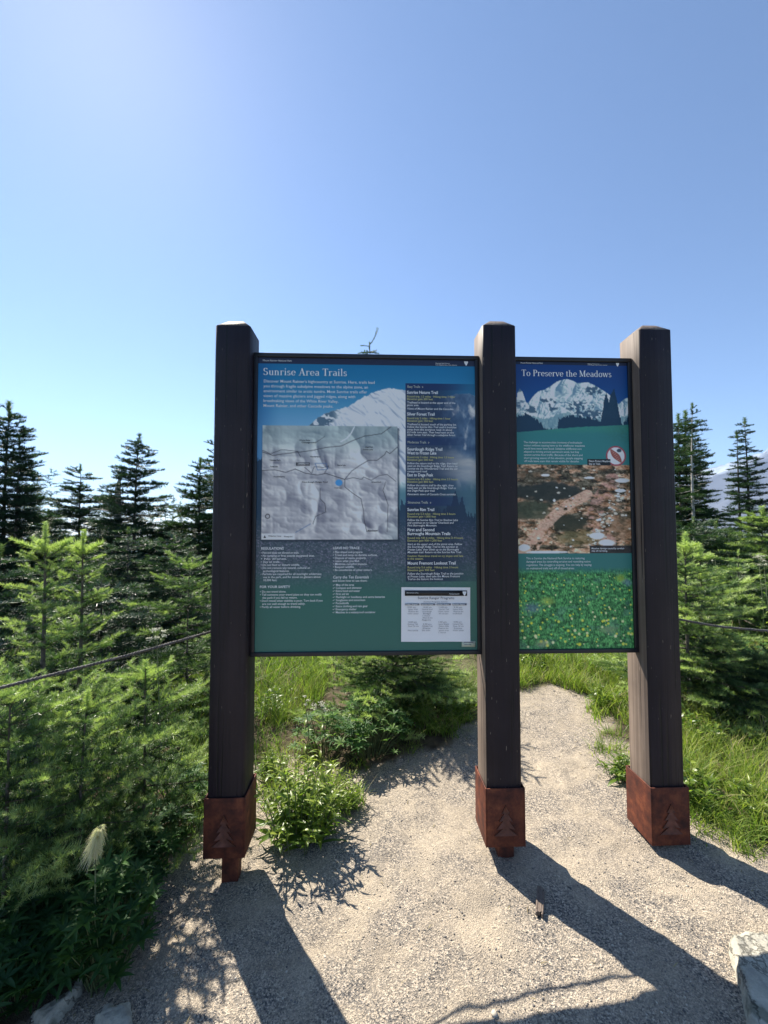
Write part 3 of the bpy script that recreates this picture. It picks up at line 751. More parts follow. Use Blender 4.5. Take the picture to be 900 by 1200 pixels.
def paint_meadow():
    P = Print(606, 741, 423, 763.5, .7); X, Y = P.X, P.Y
    P.C = P.mixn(sstep(425, 500, Y), (2, 46, 100), (10, 72, 124))
    n = fbm(X * .1, Y * .14, 41, 5)
    far = P.under([(606, 478), (608, 462), (611, 456), (614, 460), (618, 472), (624, 480), (741, 520)], 1, .6, 5); P.put(far, P.mixn(sstep(.4, .6, n), (70, 96, 118), (206, 212, 206)))
    m = P.under([(606, 484), (616, 476), (622, 472), (628, 464), (633, 459.5), (640, 457.5), (648, 453), (655, 447.5), (662, 445), (668, 444), (675, 446), (680, 448.5), (686, 448.3), (693, 447.5), (702, 451.5), (710, 456.5), (717, 461), (723, 466), (730, 474), (736, 468), (741, 466)], .8, .8, 9)
    P.put(m, P.mixn(slopes(X + .5 * Y, Y, .06, .05, 9, 1.5), (92, 122, 140), (240, 238, 216)))
    for cx, cy, rx, ry, sd_ in ((700, 457, 12, 7, 1), (650, 476, 6, 8, 2), (684, 478, 16, 8, 3), (640, 470, 5, 3, 4), (692, 487, 20, 6, 5), (625, 481, 9, 5, 6)):
        e_ = np.hypot((X - cx) / rx, (Y - cy) / ry); P.put(m * sstep(1.15, .7, e_ + .9 * (fbm(X * .25, Y * .35, 50 + sd_, 4) - .5)) * sstep(.42, .52, fbm(X * .3, Y * .4, 60 + sd_, 3)), (42, 70, 92), .9)
    low = P.under([(606, 487), (625, 489), (640, 494), (655, 488), (668, 484), (680, 488), (700, 492), (741, 488)], 5, .4, 13); P.put(low, (88, 122, 132), .75)
    tr = P.under([(606, 490), (618, 487), (636, 497), (640, 505), (655, 505), (657, 492), (672, 488), (690, 490), (708, 494), (712, 470), (715, 460), (718, 470), (722, 458), (725, 456), (728, 470), (731, 490), (734, 500), (741, 488)], 7, 1.1, 15); P.put(tr, (8, 40, 62), .95)
    me_ = P.under([(606, 509), (640, 506), (680, 502), (741, 499)], 1, .3, 17); P.put(me_, (40, 104, 104)); P.put(me_ * sstep(512, 503, Y) * fbm(X * .6, Y, 18, 3), (52, 124, 96), .8)
    P.put(sstep(525, 512, Y) * sstep(695, 741, X) * me_ * fbm(X * .5, Y * .7, 19, 3), (34, 84, 70), .6)
    # eroded trail picture
    tp = P.rect(606, 741, 547.5, 652.3)
    a1, a2, a3 = fbm(X * .09, Y * .16, 71, 5), fbm(X * .16, Y * .3, 73, 5), fbm(X * .5, Y * .7, 75, 3)
    a1 = fbm(X * .1 + 2 * a2, Y * .2, 70, 4); c = P.mixn(sstep(.36, .64, a1), (66, 58, 40), (170, 130, 100)); c = c + ((a2 - .5) * 150)[..., None] + ((a3 - .5) * 110)[..., None]
    P.put(tp, c)
    for cx, cy, rx, ry, al, cc in ((640, 580, 42, 12, .92, (28, 34, 30)), (620, 601, 24, 12, .8, (54, 62, 44)), (668, 617, 22, 10, .9, (40, 42, 28)), (676, 634, 26, 10, .6, (104, 96, 58)), (625, 560, 30, 6, .5, (70, 62, 44)), (730, 620, 18, 14, .5, (122, 96, 70))):
        e_ = np.hypot((X - cx) / rx, (Y - cy) / ry); P.put(tp * sstep(1.2, .75, e_ + .8 * (fbm(X * .12, Y * .2, 80, 4) - .5)), cc, al)
    dirt = P.line([(690, 583), (668, 594), (652, 606), (638, 620), (624, 636), (612, 650)], 6) * sstep(.2, .4, a2) + P.line([(640, 622), (624, 640), (620, 652)], 9) * sstep(.35, .55, a2); dirt = np.clip(dirt, 0, 1); P.put(dirt * tp, P.mixn(a3, (170, 128, 108), (222, 186, 160)), .85)
    P.put(P.line([(720, 566), (704, 590), (696, 612), (714, 640)], 9) * tp * sstep(.35, .6, a2), P.mixn(a3, (136, 92, 84), (190, 150, 132)), .7)
    vr = np.random.default_rng(5)
    for i in range(120):
        if i < 85: tt = vr.random(); cx, cy = 735 - 40 * tt + vr.normal(0, 6), 575 + 66 * tt + vr.normal(0, 5)
        else: cx, cy = vr.uniform(608, 741), vr.uniform(552, 650)
        r_ = vr.uniform(.5, 1.7); e_ = np.hypot((X - cx) / (r_ * 1.5), (Y - cy) / r_) + 1.3 * (a3 - .5); sh = vr.uniform(170, 232)
        P.put(tp * sstep(1.1, .7, e_), (sh, sh * .96, sh * .88), .9); P.put(tp * sstep(1.0, .6, np.hypot((X - cx - .6) / (r_ * 1.4), (Y - cy - r_ * 1.1) / (r_ * .6))), (52, 44, 40), .5)
    for cx, cy, rx, ry in ((732, 566, 9, 2.6), (729, 578, 6, 2), (640, 560, 5, 1.6), (692, 563, 7, 1.4), (650, 590, 1.6, 2), (613, 646, 7, 4), (640, 651, 26, 1.6), (700, 632, 9, 4), (712, 640, 10, 4)):
        P.put(tp * sstep(1.2, .8, np.hypot((X - cx) / rx, (Y - cy) / ry) + .5 * (a2 - .5)), (226, 222, 212), .92)
    # teal band and flower meadow
    P.put(P.rect(606, 741, 652.3, 673), (42, 98, 94)); f = sstep(668, 678, Y + 4 * (fbm(X * .4, Y * .1, 90) - .5))
    g1 = fbm(X * .35, Y * .5, 91, 4); g2 = fbm(X * 1.1, Y * .8, 93, 2)
    g3 = fbm(X * 1.7 + 3 * g1, Y * .45, 94, 3); P.put(f, P.mixn(np.clip((g1 - .5) * 1.3 + (g3 - .5) * 1.5 + (g2 - .5) * .6 + .5, 0, 1) ** 1.1, (12, 62, 34), (92, 162, 92)))
    P.put(f * sstep(.62, .74, fbm(X * .09, Y * .13, 95, 3)), (84, 112, 116), .3)
    for i in range(150):
        cx, cy = vr.uniform(607, 740), 676 + 86 * vr.random() ** .8; r_ = .75 + 1.5 * (cy - 676) / 86 * vr.random()
        P.put(sstep(1.2, .6, np.hypot((X - cx) / r_, (Y - cy) / r_)), ((214, 216, 84), (226, 222, 150), (206, 196, 60))[i % 3], .9)
    for cx, cy, rx, ry, cc in ((640, 708, 10, 6, (150, 160, 70)), (727, 682, 7, 5, (166, 176, 60)), (735, 687, 7, 5, (92, 108, 140)), (622, 716, 12, 7, (84, 104, 132)), (633, 757, 10, 5, (134, 132, 104)), (712, 742, 14, 5, (120, 128, 96))):
        P.put(f * sstep(1.2, .3, np.hypot((X - cx) / rx, (Y - cy) / ry) + (g2 - .5)), cc, .6)
    # no-stepping disc: red ring, boot sole
    d = np.hypot(X - 725, Y - 536.5); P.put(sstep(12, 11, d), (206, 208, 204))
    u = ((X - 725) * .62 + (Y - 536.5) * .78); v = (-(X - 725) * .78 + (Y - 536.5) * .62)
    P.put(sstep(1.1, .85, np.hypot(u / 10.5, (v + .4 * np.sin(u * .3)) / (3.4 + .5 * np.cos(u * .35)))), (128, 66, 56)); P.put(sstep(.3, .8, np.cos(u * 2.6)) * sstep(1, .7, np.hypot(u / 9.5, v / 2.2)), (186, 142, 128), .7)
    P.put(sstep(3.2, 2.6, np.hypot(X - 729, (Y - 530) * 1.3)), (50, 62, 74))
    P.put(sstep(12.4, 11.6, d) * sstep(9.9, 10.7, d), (140, 50, 62))
    P.put(P.rect(690, 718, 540.5, 548.2), (14, 18, 20)); P.put(P.rect(691, 741, 643.5, 652.3), (28, 28, 32), .85)
    P.put(P.rect(606, 741, 423, 427), (14, 24, 48))
    return P

# ------------------------------------------------------------------ the information board
KX, KY, KYAW = .472, 1.63, R(2.1)
PW = .138
POSTS = [(-1.078, 2.163, .105, -.02), (0.0, 2.184, .117, .0), (.658, 2.178, .105, .08)]   # local x, front height, boot bottom, ground
board = thing('information_board', 'trail information board: two framed printed panels between three dark brown square posts', 'information board', (KX, KY, 0), KYAW)

def make_post(x, ztop, zboot):
    """square timber with a chamfered top and slightly eased edges"""
    G = Geo(); h = PW / 2; e = .007
    ring = [(-h + e, -h), (h - e, -h), (h, -h + e), (h, h - e), (h - e, h), (-h + e, h), (-h, h - e), (-h, -h + e)]
    zs = [zboot + .02] + list(np.linspace(zboot + .2, ztop, 14))
    v = []
    for z in zs:
        for (a_, b_) in ring: v.append((a_, b_ + h, z))
    k = len(ring)
    for (a_, b_) in ring: v.append((a_ * .45 + .002, b_ * .45 + h, ztop + .036))
    q, mi = [], []
    for i in range(len(zs)):
        for j in range(k):
            j2 = (j + 1) % k; q.append((i * k + j, i * k + j2, (i + 1) * k + j2, (i + 1) * k + j))
            mi.append(1 if (i == len(zs) - 1 or j in (5, 6)) else 0)  # left faces and tops take the paler wood, sunlight put into the colour
    v = np.array(v, float); top = len(zs) * k
    tt = [(top, top + j, top + j + 1) for j in range(1, k - 1)]
    ms = mesh_np('post', v + np.array([x, 0, 0]), tt, q, [M['post'], M['post_worn_sunlit']], [1] * len(tt) + mi, None, False, board)
    # weather checks: thin dark grooves on the sun side and the front
    return ms

TREE = [(0, 1), (.16, .72), (.06, .74), (.27, .46), (.11, .5), (.36, .2), (.1, .25), (.46, .0), (-.46, .0), (-.1, .25), (-.36, .2), (-.11, .5), (-.27, .46), (-.06, .74), (-.16, .72)]
def make_boot(post, x, zb, zg):
    """folded rusty steel sleeve with a conifer plate on its front, standing on a steel stub"""
    G = Geo(); h = PW / 2 + .0065; t = .005; ztop = zb + .222; c0 = PW / 2
    for sx in (-1, 1): G.box((x + sx * h, c0, (zb + ztop) / 2), (t, 2 * h + t, ztop - zb), 0, bev=.0015)
    for sy in (-1, 1): G.box((x, c0 + sy * h, (zb + ztop) / 2), (2 * h - t - .0006, t, ztop - zb - .001), 0, bev=.0015)
    G.box((x, c0, zb + .004), (2 * h - t - .002, 2 * h - t - .002, .006), 0)
    # conifer emblem: raised plate
    n = len(TREE); s = .115; yf = c0 - h - t / 2
    p = [(x + a_ * .1, zb + .045 + b_ * s) for a_, b_ in TREE]
    v = [(a_, yf - .004, b_) for a_, b_ in p] + [(a_, yf + .001, b_) for a_, b_ in p]
    import mathutils.geometry as mg
    tri = mg.tessellate_polygon([[Vector((a_, b_, 0)) for a_, b_ in p]])
    q = [(i, (i + 1) % n, n + (i + 1) % n, n + i) for i in range(n)]
    G.add(v, [tuple(t_) for t_ in tri], q, 1)
    o = G.build('steel_boot', [M['rust'], M['rust_dark']], post)
    S2 = Geo(); S2.box((x + .012, c0 - .02, (zb + zg) / 2 - .05), (.062, .05, zb - zg + .1), 0, bev=.003)
    S2.build('steel_stub', [M['rust']], post)

def make_frame(name, panel, x0, x1, z0, z1, yf, fw=.017, dep=.034):
    G = Geo()
    for zc in (z0 + fw / 2, z1 - fw / 2): G.box(((x0 + x1) / 2, yf + dep / 2, zc), (x1 - x0, dep, fw), 0, bev=.0025)
    for xc in (x0 + fw / 2, x1 - fw / 2): G.box((xc, yf + dep / 2, (z0 + z1) / 2), (fw, dep - .001, z1 - z0 - 2 * fw + .001), 0, bev=.0025)
    G.box(((x0 + x1) / 2, yf + dep - .006, (z0 + z1) / 2), (x1 - x0 - 2 * fw - .002, .008, z1 - z0 - 2 * fw - .002), 1)
    return G.build(name, [M['frame'], M['back']], panel)

posts = []
for (x, zt, zb, zg) in POSTS:
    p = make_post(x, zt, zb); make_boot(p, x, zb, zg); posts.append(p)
ZB, ZT, FY = .8365, 2.077, .05

def panel_xy(pr, W, H):
    x0, x1, y0, y1 = pr.b
    return (lambda px: (px - x0) / (x1 - x0) * W), (lambda py: (y1 - py) / (y1 - y0) * H), W / (x1 - x0), H / (y1 - y0)

# --- large panel
xl, xr = -1.078 + PW / 2 + .001, -PW / 2 - .001
fw = .017
pr = paint_trails(); W, H = xr - xl - 2 * fw, ZT - ZB - 2 * fw
p1 = pr.build('sign_panel', W, H, M['print'], board, 0.0)
p1.location = (xl + fw, FY + .008, ZB + fw); p1['label'] = 'wide panel with a relief map, mountain picture and trail lists'
fr = make_frame('panel_frame', p1, -fw, W + fw, -fw, H + fw, -.008)
fx, fz, kx, kz = panel_xy(pr, W, H)
Z0 = .0012
roman('title', 'Sunrise Area Trails', fx(305.5), fz(438.6), 8.6 * kz, 99 * kx, M['white'], p1, Z0)
L_ = []
def block(x, y0, dy, rows, size, shear=0, bold=0, chk=None):
    """rows of (text, width in px or None); size in px"""
    out = []
    for i, (s_, w_) in enumerate(rows):
        out.append(text_line(s_, fx(x), fz(y0 + i * dy), size * kz * 1.38, None if w_ is None else w_ * kx, 'LEFT', shear, bold))
    return out
L_ += block(306, 447.6, 5.9, [("Discover Mount Rainier's highcountry at Sunrise. Here, trails lead", 131), ('you through fragile subalpine meadows to the alpine zone, an', 123), ('environment similar to arctic tundra. Most Sunrise trails offer', 122), ('views of massive glaciers and jagged ridges, along with', 108), ('breathtaking views of the White River Valley,', 88), ('Mount Rainier, and other Cascade peaks.', 82)], 3.6, bold=.004)
text_mesh('introduction', L_, M['white'], p1, Z0)
for y_, s_, w_ in ((451.8, 'Easy Trails  »', 19), (519.4, 'Moderate Trails  »', 26), (591.6, 'Strenuous Trails  »', 28)): text_mesh('section_name', block(476, y_, 0, [(s_, w_)], 3.1), M['cream'], p1, Z0)
def trail(y, head, stats, body, last=()):
    text_mesh('trail_heading', block(475.6, y, 4.6, head, 3.7, bold=.02), M['white'], p1, Z0); y += 4.6 * (len(head) - 1) + 4.5
    text_mesh('trail_statistics', block(475.6, y, 3.2, stats, 2.5, bold=.008), M['yellow'], p1, Z0); y += 3.2 * len(stats) + 1.0
    t_ = block(475.6, y, 3.2, body, 2.5, shear=.15, bold=.008); y += 3.2 * len(body) + 1.1
    if last: t_ += block(475.6, y, 3.2, last, 2.5, shear=.15, bold=.008)
    text_mesh('trail_description', t_, M['white'], p1, Z0)
trail(459, [('Sunrise Nature Trail', 37)], [('Round trip 1.5 miles · Hiking time 1 hour', 58), ('Elevation gain 300 feet', 31)], [('Trailhead is located at the upper end of the', 58), ('picnic area.', 14)], [('Views of Mount Rainier and the Cascades.', 56)])
trail(485.5, [('Silver Forest Trail', 33)], [('Round trip 2 miles · Hiking time 1 hour', 52), ('Elevation gain 150 feet', 31)], [('Trailhead is located south of the parking lot.', 59), ('Follow the Sunrise Rim Trail until it branches', 59), ('away from the entrance road. In about', 54), ('0.2 mile turn east. Then head east on the', 56), ('Silver Forest Trail through a subalpine forest.', 58)])
trail(528, [('Sourdough Ridge Trail', 42), ('West to Frozen Lake', 35)], [('Round trip 3 miles · Hiking time 1.5 hours', 56), ('Elevation gain 500 feet', 31)], [('Follow the nature trail to the ridge, then head', 60), ('west on the Sourdough Ridge Trail. Return to', 60), ('Sunrise via the Wonderland Trail and the old', 60), ('campground road.', 24)])
trail(559, [('East to Dege Peak', 31)], [('Round trip 4.2 miles · Hiking time 2.5 hours', 60), ('Elevation gain 800 feet', 31)], [('Follow the nature trail to the right, then', 55), ('head east on the Sourdough Ridge Trail to', 58), ('the Dege Peak spur trail.', 33)], [('Panoramic views of Cascade Crest summits.', 58)])
trail(600.5, [('Sunrise Rim Trail', 32)], [('Round trip 5.2 miles · Hiking time 3 hours', 57), ('Elevation gain 1,000 feet', 34)], [('Follow the Sunrise Rim Trail to Shadow Lake', 60), ('and continue on to Glacier Overlook and', 55), ('First Burroughs Mountain.', 35)])
trail(624.5, [('First and Second', 32), ('Burroughs Mountain Trails', 51)], [('Round trip 4.8–6 miles · Hiking time 3–4 hours', 66), ('Elevation gain 900–1,200 feet', 41)], [('Start at the upper end of the picnic area. Follow', 65), ('the Sourdough Ridge Trail to the junction at', 60), ('Frozen Lake, then climb up to the Burroughs', 61), ('Mountain trail. Return via the Sunrise Rim Trail.', 64)])
text_mesh('caution', block(475.6, 655, 3.2, [('Caution: Hazardous travel on icy slopes until late', 66), ('in the season.', 19)], 2.5, bold=.008), M['yellow'], p1, Z0)
trail(664, [('Mount Fremont Lookout Trail', 57)], [('Round trip 5.6 miles · Hiking time 3 hours', 60), ('Elevation gain 900 feet', 32)], [('Follow the Sourdough Ridge Trail to the junction', 66), ('at Frozen Lake, then take the Mount Fremont', 62), ('Trail to the historic fire lookout.', 42)])
for x_, y_, s_, w_ in ((305.5, 646, 'REGULATIONS', 26), (304.5, 690.7, 'FOR YOUR SAFETY', 35), (388.5, 645.6, 'LEAVE NO TRACE', 31)): text_mesh('list_heading', block(x_, y_, 0, [(s_, w_)], 2.9, bold=.02), M['white'], p1, Z0)
text_mesh('list_heading', block(388.5, 680, 0, [('Carry the Ten Essentials', 42)], 3.4, .15, .012) + block(388.5, 683.8, 0, [('and know how to use them:', 40)], 2.5, bold=.01), M['white'], p1, Z0)
text_mesh('list_text', block(305.3, 650.8, 3.55, [('• Pets and bikes not allowed on trails.', 44), ('• No camping or fires outside designated sites.', 62), ('• No drones.', 30), ('• Stay on trails.', 22), ('• Do not feed or disturb wildlife.', 45), ('• Do not remove any natural, cultural or', 57), ('   archeological features.', 33), ('• Permits are required for all overnight wilderness', 70), ('   use in the park, and for travel on glaciers above', 69), ('   10,000 feet.', 19)], 2.5, bold=.01), M['white'], p1, Z0)
text_mesh('list_text', block(304.8, 696, 3.55, [('• Do not travel alone.', 30), ('• Tell someone your travel plans so they can notify', 71), ('   the park if you fail to return.', 43), ("• Don't travel when visibility is poor. Turn back if you", 72), ('   are not well enough to travel safely.', 52), ('• Purify all water before drinking.', 47)], 2.5, bold=.01), M['white'], p1, Z0)
text_mesh('list_text', block(388.5, 650.2, 3.5, [('• Plan ahead and prepare.', 35), ('• Travel and camp on durable surfaces.', 52), ('• Dispose of waste properly.', 39), ('• Leave what you find.', 31), ('• Minimize campfire impacts.', 40), ('• Respect wildlife.', 25), ('• Be considerate of other visitors.', 46)], 2.5, bold=.01), M['white'], p1, Z0)
text_mesh('list_text', block(388.2, 688.6, 3.55, [('✓ Map of the area', 25), ('✓ Compass and altimeter', 34), ('✓ Extra food and water', 32), ('✓ First aid kit', 19), ('✓ Flashlight or headlamp and extra batteries', 61), ('✓ Sunglasses and sunscreen', 38), ('✓ Pocketknife', 19), ('✓ Extra clothing and rain gear', 41), ('✓ Emergency shelter', 28), ('✓ Matches in a waterproof container', 50)], 2.5, bold=.01), M['white'], p1, Z0)
text_mesh('header_text', block(304.8, 422, 0, [('Mount Rainier National Park', 34)], 2.2), M['white'], p1, Z0)
text_mesh('header_text', block(510, 422, 0, [('National Park Service', 17)], 1.5) + block(510, 424, 0, [('U.S. Department of the Interior', 26)], 1.5), M['white'], p1, Z0)
mp_ = []
for s_, x_, y_, w_ in (('White River', 348.5, 517.5, 13), ('Campground', 351, 520, 17), ('Sunrise', 346, 546, 14), ('Sourdough Ridge Trail', 352, 567.2, 30), ('Yakima Park', 314, 541.5, 13), ('Frozen Lake', 390, 574, 9), ('Shadow Lake', 393, 547, 10), ('Dege Peak', 426, 525, 9), ('Sunrise Lake', 423, 528, 12), ('Huckleberry', 319, 561, 13), ('Wonderland', 361, 537, 12), ('Mount Fremont', 429, 624.6, 12), ('Grand Park', 433, 567, 12), ('Forest Lake', 315, 549, 9)):
    text_mesh('map_name', block(x_, y_, 0, [(s_, w_)], 1.9, bold=.01), M['black'], p1, Z0)
mp_ += block(313.5, 631, 0, [('Wilderness Camp', 15)], 1.9) + block(331.5, 631.6, 0, [('Viewpoint', 10)], 1.9) + block(308, 632.4, 0, [('▲', 3)], 3)
text_mesh('map_legend', mp_, M['black'], p1, Z0)
def arrowhead(x, z, s, name, material, parent, y):
    p = [(0, -.62), (.22, -.3), (.42, .1), (.46, .4), (.3, .5), (.12, .42), (0, .52), (-.12, .42), (-.3, .5), (-.46, .4), (-.42, .1), (-.22, -.3)]
    import mathutils.geometry as mg
    tri = mg.tessellate_polygon([[Vector((a_, b_, 0)) for a_, b_ in p]])
    return mesh_np(name, [(x + a_ * s, -y, z + b_ * s) for a_, b_ in p], [tuple(t) for t in tri], None, [material], None, None, False, parent)
arrowhead(fx(547), fz(420.9), 5.2 * kz, 'emblem', M['white'], p1, Z0)

# --- the paper schedule taped over the large panel and its small sticker: things of their own
def on_panel(o, px, py, parent_panel=p1, dy=.0025):
    """place a loose sheet on the face of the large panel"""
    lx = xl + fw + fx(px); lz = ZB + fw + fz(py); ly = FY + .008 - dy
    c, s = math.cos(KYAW), math.sin(KYAW)
    o.location = (KX + lx * c - ly * s, KY + lx * s + ly * c, lz); o.rotation_euler = (0, R(.4), KYAW)
notice = thing('paper_notice', 'white paper programme schedule taped to the lower right of the wide panel', 'notice')
on_panel(notice, 468, 754)
SW, SH = 81 * kx, 63.5 * kz
n_ = 14; xs = np.linspace(0, SW, n_); zs = np.linspace(0, SH, n_); XX, ZZ = np.meshgrid(xs, zs)
YY = -.0006 - .0022 * (np.sin(XX / SW * 5.1) ** 2) * (np.abs(ZZ / SH - .5) * 2) ** 2
i, j = np.meshgrid(np.arange(n_ - 1), np.arange(n_ - 1)); b = (j * n_ + i).ravel()
mesh_np('sheet', np.stack([XX.ravel(), YY.ravel(), ZZ.ravel()], 1), None, np.stack([b, b + 1, b + n_ + 1, b + n_], 1), [M['paper']], None, None, True, notice)
G = Geo(); G.box((SW * .5, -.0042, SH * .895), (SW * .9, .0012, SH * .098))
G.build('header_band', [M['black']], notice)
G = Geo()
for k_ in range(4): G.box((SW * (.155 + k_ * .229), -.0042, SH * .688), (SW * .205, .0012, SH * .034))
G.build('column_headers', [M['grey_ink']], notice)
ox, oz = fx, fz
fx = lambda px: (px - 468) * kx
fz = lambda py: (754 - py) * kz
q_ = block(487, 704.2, 0, [('Sunrise Ranger Programs', 43)], 3.0, bold=.01) + block(494, 708, 0, [('Summer Programs, Sunrise', 28)], 1.6)
text_mesh('schedule_title', q_, M['grey_ink'], notice, .0046)
for c_, (x_, rows) in enumerate(((475, ['9:00 am', 'Nature Walk', 'Meet at the', 'visitor center', '', '', '', '2:00 pm', 'Geology Talk', 'Plaza, 20 min', '', 'Meet outside', '']), (492, ['10:00 am', 'Meadow Stroll', 'Sourdough', 'Ridge', '1 hour', 'Meet at the', 'flagpole', '', '2:30 pm', 'Wildlife Talk', 'Plaza', '20 min', '']), (511, ['11:00 am', 'Glacier Talk', 'Visitor center', '30 minutes', '', '', '', '1:00 pm', 'Junior Ranger', 'Nature Walk', 'Meet at the', 'picnic area', '1 hour']), (528, ['9:30 am', 'Nature Walk', 'Meet at the', 'trailhead', '', '', '', '3:00 pm', 'Volcano Talk', 'Plaza, 20 min', 'Sunrise', 'Visitor center', '']))):
    q_ = []
    for r_, s_ in enumerate(rows):
        if s_: q_ += block(x_ + .3 * ((r_ * 7 + c_ * 3) % 5), 714.5 + r_ * 2.45, 0, [(s_, 7 + len(s_) * .42)], 1.7)
    text_mesh('schedule_column', q_, M['grey_ink'], notice, .0046)

for x_, y_, s_, w_ in ((474, 697.5, 'National Park Service', 14), (524, 698.8, 'Mount Rainier National Park', 12)): text_mesh('header_text', block(x_, y_, 0, [(s_, w_)], 1.6), M['white'], notice, .0052)
for k_ in range(4): text_mesh('day_name', block(472.8 + k_ * 18.5, 710.9, 0, [('Friday, Saturday, Sunday, Monday,'.split(' ')[k_] + ' August', 14)], 1.6, bold=.01), M['white'], notice, .0052)
arrowhead(fx(542), fz(697.4), 5 * kz, 'emblem', M['white'], notice, .0052)
fx, fz = ox, oz
st = thing('sticker', 'small pale green rectangular sticker below the paper schedule in the panel corner', 'sticker')
on_panel(st, 539, 760.5)
G = Geo(); G.box((8 * kx, .0004, 3.2 * kz), (16 * kx, .001, 6.8 * kz)); G.build('sticker_sheet', [M['sticker']], st)
G = Geo(); G.box((8 * kx, -.0004, 5.1 * kz), (11 * kx, .0008, 1.1 * kz)); G.box((7 * kx, -.0004, 2.4 * kz), (8.5 * kx, .0008, .8 * kz)); G.build('printed_lines', [M['grey_ink']], st)

# --- narrow panel
xl2, xr2 = PW / 2 + .001, .658 - PW / 2 - .001
pr2 = paint_meadow(); W2 = xr2 - xl2 - 2 * fw
p2 = pr2.build('sign_panel', W2, H, M['print'], board, 0.0)
p2.location = (xl2 + fw, FY + .008, ZB + fw); p2['label'] = 'narrow panel with a mountain, eroded trail and flower meadow pictures'
make_frame('panel_frame', p2, -fw, W2 + fw, -fw, H + fw, -.008)
fx, fz, kx, kz = panel_xy(pr2, W2, H)
roman('title', 'To Preserve the Meadows', fx(613), fz(441), 7.6 * kz, 109 * kx, M['white'], p2, Z0)
q_ = block(614.5, 522, 3.75, [('The challenge to accommodate increases of enthusiastic', 70), ('visitors without causing harm to the wildflower meadows', 73), ('would have never been faced. Subalpine wildflowers are', 69), ('adapted to thriving around permanent winds, but they', 66), ('cannot survive foot traffic. Because of the short and', 70), ('short growing season of this elevation, people stepping', 70), ('off trails leave scars that remain visible for decades.', 66)], 2.5)
text_mesh('body_text', q_, M['white'], p2, Z0)
q_ = block(615.5, 659.3, 3.9, [('This is Sunrise the National Park Service is restoring', 69), ('damaged areas by controlling erosion and reseeding native', 76), ('vegetation. The struggle is ongoing. You can help by staying', 77), ('on maintained trails and off of closed areas.', 57)], 2.5)
text_mesh('body_text', q_, M['white'], p2, Z0)
q_ = block(692, 544, 3.3, [('Please Protect Meadows.', 27), ('Stay on Trails.', 14)], 2.4, bold=.01)
text_mesh('caption', q_, M['white'], p2, Z0)
q_ = block(693, 647.6, 2.9, [('Meadow damage caused by careless', 39), ('step off trail hiking.', 19)], 2.0, bold=.01)
text_mesh('caption', q_, M['white'], p2, Z0); text_mesh('header_text', block(612, 426, 0, [('Mount Rainier National Park', 27)], 1.9), M['white'], p2, Z0)
q_ = block(693, 425.7, 0, [('National Park Service', 14)], 1.2) + block(693, 427, 0, [('U.S. Department of the Interior', 24)], 1.2)
text_mesh('header_text', q_, M['white'], p2, Z0)
arrowhead(fx(729.3), fz(425.6), 4.2 * kz, 'emblem', M['white'], p2, Z0)

# ------------------------------------------------------------------ conifers
def norm(v): return v / (np.linalg.norm(v, axis=-1, keepdims=True) + 1e-12)

def shoot_template(n, L, nl, wd, seed, spread=1.0, stem=True, stem_r=.0016, fan=.55):
    """needle-covered shoot along +X: needles crowd the upper side and lean forward"""
    r = np.random.default_rng(seed); v, t, a = [], [], []
    xs = (np.arange(n) + r.random(n)) / n * L
    th = r.normal(0, 1.25, n) * spread                      # 0 = up (+Z)
    fw_ = r.uniform(.3, .95, n) if nl > .03 else r.uniform(.1, .7, n)
    ln = nl * r.uniform(.7, 1.1, n) * np.where(xs > .8 * L, .85, 1)
    d = np.stack([fw_, np.sin(th) * fan * 1.5, np.cos(th) * fan * 1.2 + .12], 1); d = norm(d)
    side = norm(np.cross(d, np.stack([r.normal(0, .4, n), r.normal(0, .4, n), np.ones(n)], 1)))
    p0 = np.stack([xs, np.zeros(n), np.zeros(n)], 1)
    v = np.stack([p0 - side * wd * .4, p0 + side * wd * .4, p0 + d * ln[:, None] * .65 + side * wd * .5, p0 + d * ln[:, None], p0 + d * ln[:, None] * .65 - side * wd * .5], 1).reshape(-1, 3)
    k = np.arange(n)[:, None] * 5
    t = np.concatenate([k + np.array([[0, 1, 2]]), k + np.array([[0, 2, 4]]), k + np.array([[4, 2, 3]])]) if False else np.concatenate([k + np.array([[0, 1, 3]])])
    if len(t) == n:   # coarse needles: plain blades
        v = v.reshape(n, 5, 3)[:, [0, 1, 3]].reshape(-1, 3); t = (np.arange(n)[:, None] * 3 + np.array([[0, 1, 2]]))
        a = np.tile([-.08, -.08, .1], n)
    else: a = np.tile([-.08, -.08, .0, .1, .0], n)
    return v, t, a

CLS = {   # shoot length, needles, needle length, needle width
    'near': dict(L=.078, n=100, nl=.0235, wd=.0034),
    'mid': dict(L=.095, n=44, nl=.036, wd=.0062),
    'mid2': dict(L=.14, n=66, nl=.062, wd=.0095),
    'far': dict(L=.2, n=26, nl=.085, wd=.02),
    'vfar': dict(L=.45, n=12, nl=.26, wd=.055),
}
TEMPL = {k: [shoot_template(c['n'], c['L'], c['nl'], c['wd'], 100 + i) for i in range(4)] for k, c in CLS.items()}

